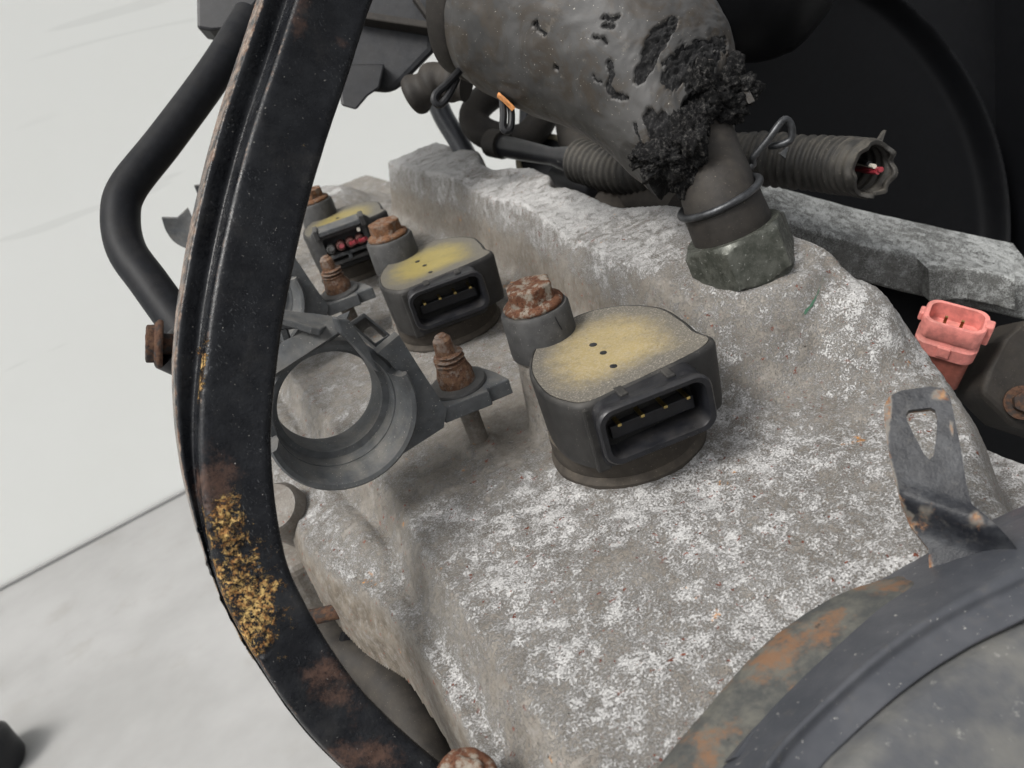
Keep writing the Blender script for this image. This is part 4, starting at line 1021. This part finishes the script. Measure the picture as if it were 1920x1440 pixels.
b = MB(); b.tube(pl_, rad, 64); obj('air_duct', b, M['deep'], sh)

# ------------------------------------------------------------------ black box, top left
bx = thing('black_box', at(640, 130, d=235), 'black plastic box behind the top of the rusty bar', 'box')
d_ = 232
q = [at(*p, d=d_) for p in ((366, -120), (368, 52), (440, 88), (480, 92), (640, 168), (740, 176), (816, 98), (830, -120))]
b = MB(); b.prism(q, tuple(ray(600, 90) * 45)); obj('box_body', b, M['blackbox'], bx, smooth=False, bevel=2.5, seg=3)
q = [at(*p, d=d_ - 7) for p in ((366, -120), (368, 52), (392, 56), (445, 52), (500, -20), (500, -120))]
b = MB(); b.prism(q, tuple(CR[2] * 8)); obj('box_corner', b, M['black'], bx, smooth=False, bevel=.8)
q = [at(*p, d=d_ - 5) for p in ((650, 10), (690, 22), (818, 42), (822, 56), (690, 36), (648, 26))]
b = MB(); b.prism(q, tuple(CR[2] * 6)); obj('box_rib', b, M['rubber'], bx, smooth=False, bevel=.4)
q = [at(*p, d=d_ - 4) for p in ((770, -10), (780, -10), (812, 36), (806, 40))]
b = MB(); b.prism(q, tuple(CR[2] * 5)); obj('box_rib', b, M['rubber'], bx, smooth=False, bevel=.3)
q = [at(*p, d=225) for p in ((630, 120), (722, 120), (712, 165), (690, 180), (668, 206), (640, 198))]
b = MB(); b.prism(q, tuple(ray(668, 185) * 12)); obj('box_foot', b, M['black'], bx, smooth=False, bevel=.6)
b = MB(); pj_ = [at(772, 182, d=228), at(800, 165, d=226), at(830, 150, d=224), at(875, 158, d=222)]; b.tube(spline(pj_, 24), 5.2 + .6 * np.sin(np.linspace(0, 18, 24)), 28); obj('box_nipple', b, M['rubber'], bx)

# ------------------------------------------------------------------ pipes and small hoses behind the ridge
def pipe(name, pts, r, mat, label, cat, seg=24, n=50, group=None):
    b = MB(); b.tube(spline([at(p[0], p[1], d=p[2]) for p in pts], n), r, seg); o = obj(name, b, mat); return tag(o, label, cat, group)
pipe('bent_pipe', [(470, 30, 214), (400, 140, 206), (310, 262, 198), (240, 352, 192), (226, 408, 189), (238, 470, 186), (280, 530, 183), (345, 620, 180), (420, 720, 176)], 4.4, M['pipe_black'], 'black bent pipe curving out past the left of the rusty bar', 'pipe', 32, 90)
pipe('steel_stay', [(805, 150, 306), (830, 215, 308), (858, 262, 309), (890, 320, 310)], 4.0, M['pipe'], 'thin blue-grey stay rising from behind the cover ridge', 'stay', 14)
pipe('coolant_hose', [(965, 150, 305), (905, 190, 302), (888, 225, 300), (915, 252, 298), (975, 262, 296), (1010, 235, 298), (1030, 190, 302), (1060, 150, 304)], 5.6, M['rubber'], 'dark looped hose between the ridge and the grey sleeve', 'hose')
pipe('steel_stay', [(985, 165, 312), (985, 215, 312), (980, 290, 312)], 2.4, M['pipe'], 'pale thin stay inside the looped dark hose', 'stay', 10)
b = MB(); fr_ = fr_axis(at(1020, 297, d=300), nrm(CC - at(1020, 297, d=300)) + np.array([0, 0, .9]))
t_ = np.linspace(0, 2 * np.pi, 64); b.tube(fr_(np.stack([9.8 * np.cos(t_), 9.8 * np.sin(t_), 0 * t_], 1)), 1.1, 10)
rt = thing('filler_ring', at(1020, 297, d=300), 'round black cap with a beige rim behind the ridge', 'cap')
obj('rim', b, M['tan'], rt); b = MB(); b.lathe([(9.3, -26), (9.3, -.4), (8.0, -.2)], 40, fr_); obj('cap_disc', b, M['black'], rt)
pipe('fuel_hose', [(1075, 235, 290), (1085, 270, 280), (1130, 330, 250), (1200, 375, 228), (1290, 400, 205)], 6.5, M['rubber'], 'dark hose running down under the grey sleeve behind the ridge', 'hose')
pipe('fuel_hose', [(1050, 330, 275), (1120, 352, 246), (1200, 362, 232), (1260, 345, 218)], 4.5, M['black'], 'thin black hose squeezed between ridge and ribbed cap', 'hose')
ic = thing('injector_clip', at(1000, 300, d=270), 'glossy black plug arm lying along the back of the ridge', 'plug')
b = MB(); b.tube(spline([at(930, 272, d=288), at(960, 278, d=280), at(1020, 290, d=262), at(1060, 298, d=250), at(1092, 300, d=240)], 30), np.interp(np.linspace(0, 1, 30), [0, .3, .65, .8, 1], [4.0, 3.7, 2.9, 3.9, 4.1]), 16, ell=(1, .8)); obj('arm', b, M['conn'], ic)
b = MB(); b.tube(spline([at(922, 268, d=290), at(944, 272, d=285)], 6), 5.0, 16); obj('collar', b, M['rubber'], ic)
for e_ in (-7, 9):
    b = MB(); b.tube(spline([at(1050, 296 + e_ * .6, d=249), at(1075, 296 + e_, d=242), at(1092, 300 + e_ * .9, d=237)], 8), 1.1, 8); obj('fork', b, M['conn'], ic)
b = MB(); b.lathe([(9, -14), (9, -2), (8, -.5), (6, 0)], 40, fr_axis(at(1165, 372, d=226), (-.2, -.4, 1)))
ig = thing('ribbed_cap', at(1165, 380, d=226), 'grey-brown ribbed cap half hidden under the sleeve', 'cap'); obj('cap_body', b, M['rubber'], ig)
for k in range(7):
    a = math.radians(180 + k * 26); p_ = fr_axis(at(1165, 372, d=226), (-.2, -.4, 1))(np.array([[9.0 * math.cos(a), 9.0 * math.sin(a), -12], [9.0 * math.cos(a), 9.0 * math.sin(a), -2]]))
    b = MB(); b.tube(p_, 1.0, 8); obj('rib', b, M['rubber'], ig)

# ------------------------------------------------------------------ rusty black bar
bar = thing('steel_bar', at(760, 1450, d=112), 'black painted square steel bar with flaking orange rust bending past the bracket', 'bar')
bc = [((640, -120), 122), ((603, -30), 120), ((560, 100), 118), ((498, 290), 115), ((452, 480), 112.5), ((424, 660), 111), ((420, 820), 110.5), ((440, 960), 110.5), ((480, 1100), 111), ((556, 1237), 112), ((632, 1340), 113), ((735, 1440), 114), ((830, 1520), 115)]
cpx = np.array([list(p) + [d] for p, d in bc])
cp = spline([at(*p, d=d) for p, d in bc], 560)
T = np.gradient(cp, axis=0); T /= np.linalg.norm(T, axis=1)[:, None]
# face normal: towards the camera, turned right so that the left flank shows
toc = CC - cp; toc /= np.linalg.norm(toc, axis=1)[:, None]
side = np.cross(toc, T); side /= np.linalg.norm(side, axis=1)[:, None]
nf = np.cross(T, side)
sgn = np.sign(np.einsum('ij,ij->i', side, np.tile(CR[0], (len(cp), 1))))[:, None]; side = side * sgn     # side points to picture right
t01 = np.linspace(0, 1, len(cp))
tw = np.radians(np.interp(t01, [0, .15, .33, .5, .6, .75, 1], [16, 15, 13, 9, 6, 2, 0]))[:, None]
ex = side * np.cos(tw) - nf * np.sin(tw) * np.sign(np.einsum('ij,ij->i', nf, toc))[:, None]
ez = nf * np.sign(np.einsum('ij,ij->i', nf, toc))[:, None] * np.cos(tw) + side * np.sin(tw)
wid = np.interp(t01, [0, .12, .3, .5, .7, .8, .9, 1], [14.4, 14.2, 13.7, 12.9, 12.0, 11.6, 11.4, 12.2]); thk = 7.5
pf = np.array([(-.5, -.5), (.47, -.5), (.5, -.45), (.5, .36), (.485, .44), (.44, .49), (.40, .5), (-.13, .5), (-.18, .49), (-.22, .46), (-.245, .40), (-.255, .25), (-.262, .02), (-.275, -.03), (-.30, -.04), (-.46, .02), (-.49, .0), (-.5, -.05)])
def densify(p, n):
    p = np.concatenate([p, p[:1]]); L = np.concatenate([[0], np.cumsum(np.linalg.norm(np.diff(p, axis=0), axis=1))]); s_ = np.linspace(0, L[-1], n, endpoint=False)
    return np.stack([np.interp(s_, L, p[:, k]) for k in (0, 1)], 1)
pf = densify(pf, 128)
# slight dish of the wide face and lip on its left edge
dish = np.where(pf[:, 1] > .35, -0.05 * (1 - (pf[:, 0] / .5) ** 2), 0)
kf = np.interp(t01, [0, .48, .68, 1], [1, 1, .05, 0.02])[:, None]
pfx = np.where(pf[:, 0] < -.27, -.27 + (pf[:, 0] + .27) * kf, pf[:, 0][None] + 0 * kf) - .115 * (1 - kf)
P_ = cp[:, None] + pfx[..., None] * wid[:, None, None] * ex[:, None] + (pf[:, 1] + dish)[None, :, None] * thk * ez[:, None]
PX, PY = proj(P_)
bl = lambda cx, cy, rx, ry, ro: (lambda c, s_: np.hypot(((PX - cx) * c + (PY - cy) * s_) / rx, (-(PX - cx) * s_ + (PY - cy) * c) / ry))(math.cos(ro), math.sin(ro))
nzv = fbm(P_, .35, 4)
facing = np.where((pf[:, 1] > .2) | (pf[:, 0] < -.4), 1.0, 0.3)[None, :]
rust = np.maximum.reduce([.70 * (1 - ss(.2, 1.5, bl(462, 1108, 78, 130, -.35))), 0.62 * (1 - ss(.2, 1.5, bl(425, 985, 56, 80, -.1))), .7 * (1 - ss(.3, 1.3, bl(478, 1195, 42, 56, -.4))), .55 * (1 - ss(.3, 1.1, bl(375, 690, 22, 90, .05)))]) * facing
brown = np.maximum.reduce([0.85 * (1 - ss(.2, 1.3, bl(400, 905, 60, 80, 0))), .75 * (1 - ss(.2, 1.2, bl(620, 1280, 60, 90, -.8))), .8 * (1 - ss(.2, 1.2, bl(680, 1420, 110, 50, 0))), .7 * (1 - ss(.3, 1.2, bl(565, 30, 26, 60, .2))), .6 * (1 - ss(.3, 1.2, bl(640, 80, 22, 22, 0)))]) * np.ones_like(facing)
edge = np.exp(-(((pf[:, 0] + .5) / .05) ** 2))[None, :] * .66 + np.exp(-(((pf[:, 0] + .235) / .03) ** 2 + ((pf[:, 1] - .43) / .09) ** 2))[None, :] * .6 + 0 * PX
nn_ = pf[:, 0][None, :, None] * ex[:, None] * wid[:, None, None] * (np.abs(pf[:, 0]) > .42)[None, :, None] + pf[:, 1][None, :, None] * ez[:, None] * thk * (np.abs(pf[:, 1]) > .42)[None, :, None]
nn_ /= np.linalg.norm(nn_, axis=2)[..., None] + 1e-9
flake = ss(.45, .8, rust + .45 * nzv) * (0.15 + .45 * fbm(P_, 1.1, 3))
P_ = P_ + nn_ * (flake + .05 * fbm(P_, .25, 2))[..., None]
b = MB(); b.grid(P_, cv=True); b.f.append(tuple(range(128))); b.f.append(tuple((len(cp) - 1) * 128 + i for i in range(128))[::-1])
obj('bar_body', b, M['bar'], bar, attrs={'rust': rust.reshape(-1), 'brown': brown.reshape(-1), 'edge': edge.reshape(-1)}, angle=60)
# ------------------------------------------------------------------ below the cover on the left
hb = thing('cylinder_head', (-20, 60, -140), 'brown-grey cylinder head casting below the valve cover', 'cylinder head')
b = MB(); b.box((-46, -58, -140), (50, 320, -40)); obj('head_block', b, M['cast_low'], hb, smooth=False, bevel=4, seg=4)
b = MB(); b.box((-66, 54, -60), (-45, 318, -24)); obj('head_flange', b, M['cast_low'], hb, smooth=False, bevel=3, seg=4)
# grey round lug and dark tube beside the bar
b = MB(); b.lathe([(5.5, -16), (6, -2), (5, 0), (2.4, .2)], 40, fr_axis(at(512, 950, d=170), (-.3, -.6, .9))); obj('round_lug', b, M['cast_low'], hb)
pipe('drain_tube', [(500, 985, 185), (540, 970, 183), (600, 940, 180)], 2.6, M['black'], 'short black tube between the rusty bar and the cover edge', 'tube', 16, 12)
pipe('steel_rod', [(520, 1165, 158), (580, 1158, 158), (660, 1140, 158)], 1.6, M['bolt_dark'], 'dark brown rod crossing the gap behind the rusty bar', 'rod', 12, 10)
mb_ = thing('mount_bracket', at(760, 1340, d=150), 'black bracket joining the lower end of the rusty bar under the cover', 'bracket')
q = [at(*p, d=166) for p in ((632, 1205), (690, 1232), (727, 1257), (736, 1285), (726, 1303), (702, 1320), (680, 1480), (860, 1480), (865, 1400), (800, 1290), (770, 1240), (720, 1195), (640, 1180))]
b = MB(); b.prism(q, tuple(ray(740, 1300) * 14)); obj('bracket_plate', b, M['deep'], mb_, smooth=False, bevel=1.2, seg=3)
bp_ = thing('beige_panel', at(700, 1290, d=190), 'small beige panel seen through the gap beside the black bracket', 'panel')
q = [at(*p, d=190) for p in ((668, 1246), (780, 1236), (790, 1345), (640, 1345))]
b = MB(); b.prism(q, tuple(CR[2] * 5)); obj('panel_plate', b, M['tan'], bp_, smooth=False, bevel=.8)
# rusty bolts low left, at the bottom and left of the bar
pipe('breather_hose', [(590, 1180, 176), (650, 1222, 170), (715, 1270, 164), (765, 1335, 158), (800, 1420, 152), (825, 1500, 148)], 5.2, M['rubber'], 'dark hose passing under the left edge of the valve cover', 'hose')
make_bolt('flange_bolt', tuple(at(876, 1470, d=97)), 3.2, 2.4, 4.1, M['rust_grey'], 'round rusty bolt head with pale rim below the cover edge', 'bolts on the engine', 5, axis=(-.2, -.5, 1))
make_bolt('hex_bolt', tuple(at(306, 645, d=150)), 4.0, 3.0, 4.6, M['bolt_dark'], 'dark rusty bolt sticking out beside the rusty black bar', 'bolts on the engine', 6, axis=(-1, .1, .5))
b = MB(); b.tube(np.linspace(at(315, 650, d=152), at(420, 700, d=160), 6), 4.6, 20); obj('bolt_sleeve', b, M['black'], bar)

# ------------------------------------------------------------------ strap with triangular eye
sp = thing('lifting_strap', at(1790, 1040, d=98), 'rusty black steel strap with a triangular eye on the round housing', 'strap')
p0 = at(1740, 960, d=99); ntop = nrm(CC - p0 + np.array([0, 0, 30])); 
out = [(1658, 790), (1657, 762), (1668, 742), (1690, 732), (1745, 724), (1768, 728), (1781, 742), (1788, 775), (1800, 832), (1812, 905), (1822, 945), (1850, 968), (1895, 1012), (1930, 1050), (1930, 1100), (1752, 1095), (1742, 1060), (1740, 1022), (1705, 978), (1688, 940), (1672, 880), (1664, 835)]
hole = [(1699, 776), (1704, 769), (1744, 764), (1753, 768), (1757, 782), (1756, 815), (1750, 855), (1743, 861), (1733, 852), (1712, 812), (1701, 789)]
def spt(px, py):
    q = onpl(px, py, p0, ntop); t = max(0.0, (py - 955) / 60.0); return q + nrm(CC - q) * (-2.5 * min(t, 1.0) ** 1.5)
o3 = [onpl(*p, p0, ntop) for p in out]; h3 = [onpl(*p, p0, ntop) for p in hole]
b = MB(); b.prism(o3, -ntop * 1.5, [h3])
# remesh finely so that the fold and the rust mask have vertices to live on
import bmesh
def refine(mb, cuts):
    me = bpy.data.meshes.new('tmp'); me.from_pydata(mb.verts().tolist(), [], mb.f); bm = bmesh.new(); bm.from_mesh(me)
    bmesh.ops.recalc_face_normals(bm, faces=bm.faces[:])
    bmesh.ops.triangulate(bm, faces=bm.faces[:])
    for L_ in cuts:
        es = [e for e in bm.edges if e.calc_length() > L_]
        bmesh.ops.subdivide_edges(bm, edges=es, cuts=1); bmesh.ops.triangulate(bm, faces=bm.faces[:])
    v = np.array([list(x.co) for x in bm.verts]); f = [tuple(x.index for x in fc.verts) for fc in bm.faces]
    bm.verts.index_update(); bm.free(); bpy.data.meshes.remove(me)
    r = MB(); r.add(v, f); return r
b = refine(b, (8, 5, 3, 1.8, 1.2))
v = b.verts(); px, py = proj(v)
fold = ss(930, 1010, py + (px - 1750) * -.35)
v = v - ntop * (3.2 * fold)[:, None] + ntop * (0.9 * np.exp(-((py - 955 - (px - 1750) * .35) / 18) ** 2))[:, None]
v = v + (0.1 * fbm(v, .3, 2))[:, None] * ntop; b.v = [v]
def rb(cx, cy, rx, ry): return np.exp(-(((px - cx) / rx) ** 2 + ((py - cy) / ry) ** 2))
depth_ = (v - p0) @ ntop + 3.2 * fold
rust = .9 * rb(1760, 740, 24, 18) + .62 * rb(1738, 952, 36, 24) + .7 * np.exp(-((px - np.interp(py, [724, 790, 880, 980, 1060], [1664, 1660, 1672, 1700, 1742])) / 9.0) ** 2) + .8 * rb(1785, 800, 8, 40) + .42 * ss(945, 990, py) + .5 * rb(1668, 770, 12, 40) + .5 * rb(1830, 965, 24, 18) + 1.0 * ss(-.5, -1.1, depth_)
obj('strap_plate', b, M['strap'], sp, attrs={'rust': np.clip(rust, 0, 1.1)}, angle=40)
q = fr_axis(at(1862, 990, d=92.6), ntop)
b = MB(); b.tube(spline([at(1822, 962, d=98.4), at(1826, 1000, d=99.6), at(1822, 1030, d=100.4)], 8), .35, 6); obj('seam', b, M['conn'], sp)

# ------------------------------------------------------------------ round housing in the front right
hs_ = thing('round_housing', at(1650, 1300, d=96), 'dusty black round pump housing with rusty flange', 'housing')
def rail(pts, d, n=120): return spline([at(p[0], p[1], d=(d if np.isscalar(d) else d[i])) for i, p in enumerate(pts)], n)
A = rail([(1225, 1475), (1320, 1360), (1450, 1215), (1590, 1122), (1740, 1076), (1960, 1000)], [84, 88.5, 95, 98.5, 99.5, 100.5])
Bq = rail([(1338, 1475), (1484, 1311), (1634, 1174), (1740, 1102), (1911, 1016), (2010, 970)], [81, 87, 92, 95, 96, 97])
Cq = rail([(1410, 1475), (1490, 1374), (1655, 1224), (1783, 1142), (1911, 1080), (2010, 1035)], [77, 81.5, 86.5, 89.5, 91, 92])
Dq = rail([(1510, 1475), (1560, 1420), (1698, 1298), (1826, 1213), (1920, 1166), (2010, 1125)], [77.5, 79.5, 83, 86, 87, 88])
Eq = rail([(1590, 1475), (1640, 1425), (1750, 1325), (1850, 1255), (1930, 1215), (2010, 1180)], [76, 77.5, 81, 84, 85.5, 86.5])
Fq = rail([(2300, 1900), (2320, 1880), (2340, 1860), (2360, 1840), (2380, 1820), (2400, 1800)], [66, 66, 66, 66, 66, 66])
dv = CR[2]
# flange: plate with thickness
def loft(rails, mid, back):
    """smooth loft across the rails, then a closed back pushed away by vector back"""
    R_ = np.array(rails); n = R_.shape[1]
    S_ = np.stack([spline(R_[:, i], mid) for i in range(n)], 1)
    S_ = S_ + (0.10 * fbm(S_, .12, 3))[..., None] * (-dv)
    b = MB(); b.grid(np.concatenate([S_, S_[::-1] + np.array(back)]), cu=True)
    return b
Bin = Bq + (Cq - Bq) * .35 + dv * 3
obj('rim_flange', loft([A, A * .5 + Bin * .5 - dv * .3, Bin], 40, dv * 2.2), M['flange'], hs_, angle=60)
Bt = Bq + dv * 1.0
obj('pipe_bead', loft([Bt + dv * 2.2, Bq * 1.0, Bq * .55 + Cq * .45 - dv * 1.2, Cq, Cq * .5 + Dq * .5 + dv * 1.5, Dq + dv * 1.0, Dq * .6 + Eq * .4 + dv * 2.2], 60, dv * 6), M['pipe'], hs_, angle=60)
obj('end_disc', loft([Dq * .5 + Eq * .5 + dv * 2.6, Eq + dv * .8, Eq * .8 + Fq * .2 + dv * .4, Fq], 60, dv * 5), M['disc'], hs_, angle=60)

# ------------------------------------------------------------------ dark foot on the floor, far left
ft = thing('stand_foot', at(-10, 1450, z=FZ), 'blurred black rubber foot on the pale floor', 'foot')
b = MB(); c_ = at(-6, 1440, z=FZ + 1)
b.lathe([(20, 0), (22, 4), (22, 26), (19, 31), (14, 33)], 40, lambda p: p + c_ + np.array([0, 0, -1])); obj('foot_block', b, M['black'], ft)
b = MB(); b.lathe([(6, 30), (6, 60)], 20, lambda p: p + c_); obj('foot_stem', b, M['black'], ft)
# green paint mark on the boss
b = MB(); gpts = spline(gp, 26)
gw = nrm([.8, .5, 0]) * 0.28
wv = (0.6 + .9 * vnoise(np.stack([np.arange(26) * .7, 0 * gpts[:, 0], 0 * gpts[:, 0]], 1)))[:, None]
def onh(p): z = cover_h(p[:, 0], p[:, 1]); q = p.copy(); q[:, 2] = z + .30; return q
b.grid(np.array([onh(gpts - gw * wv), onh(gpts), onh(gpts + gw * wv)]))
gm = NT('green_paint', 0.7, 0.3); gm.color((0.055, 0.125, 0.08))
pr_o = obj('paint_mark', b, gm.m, cover, fixn=False)
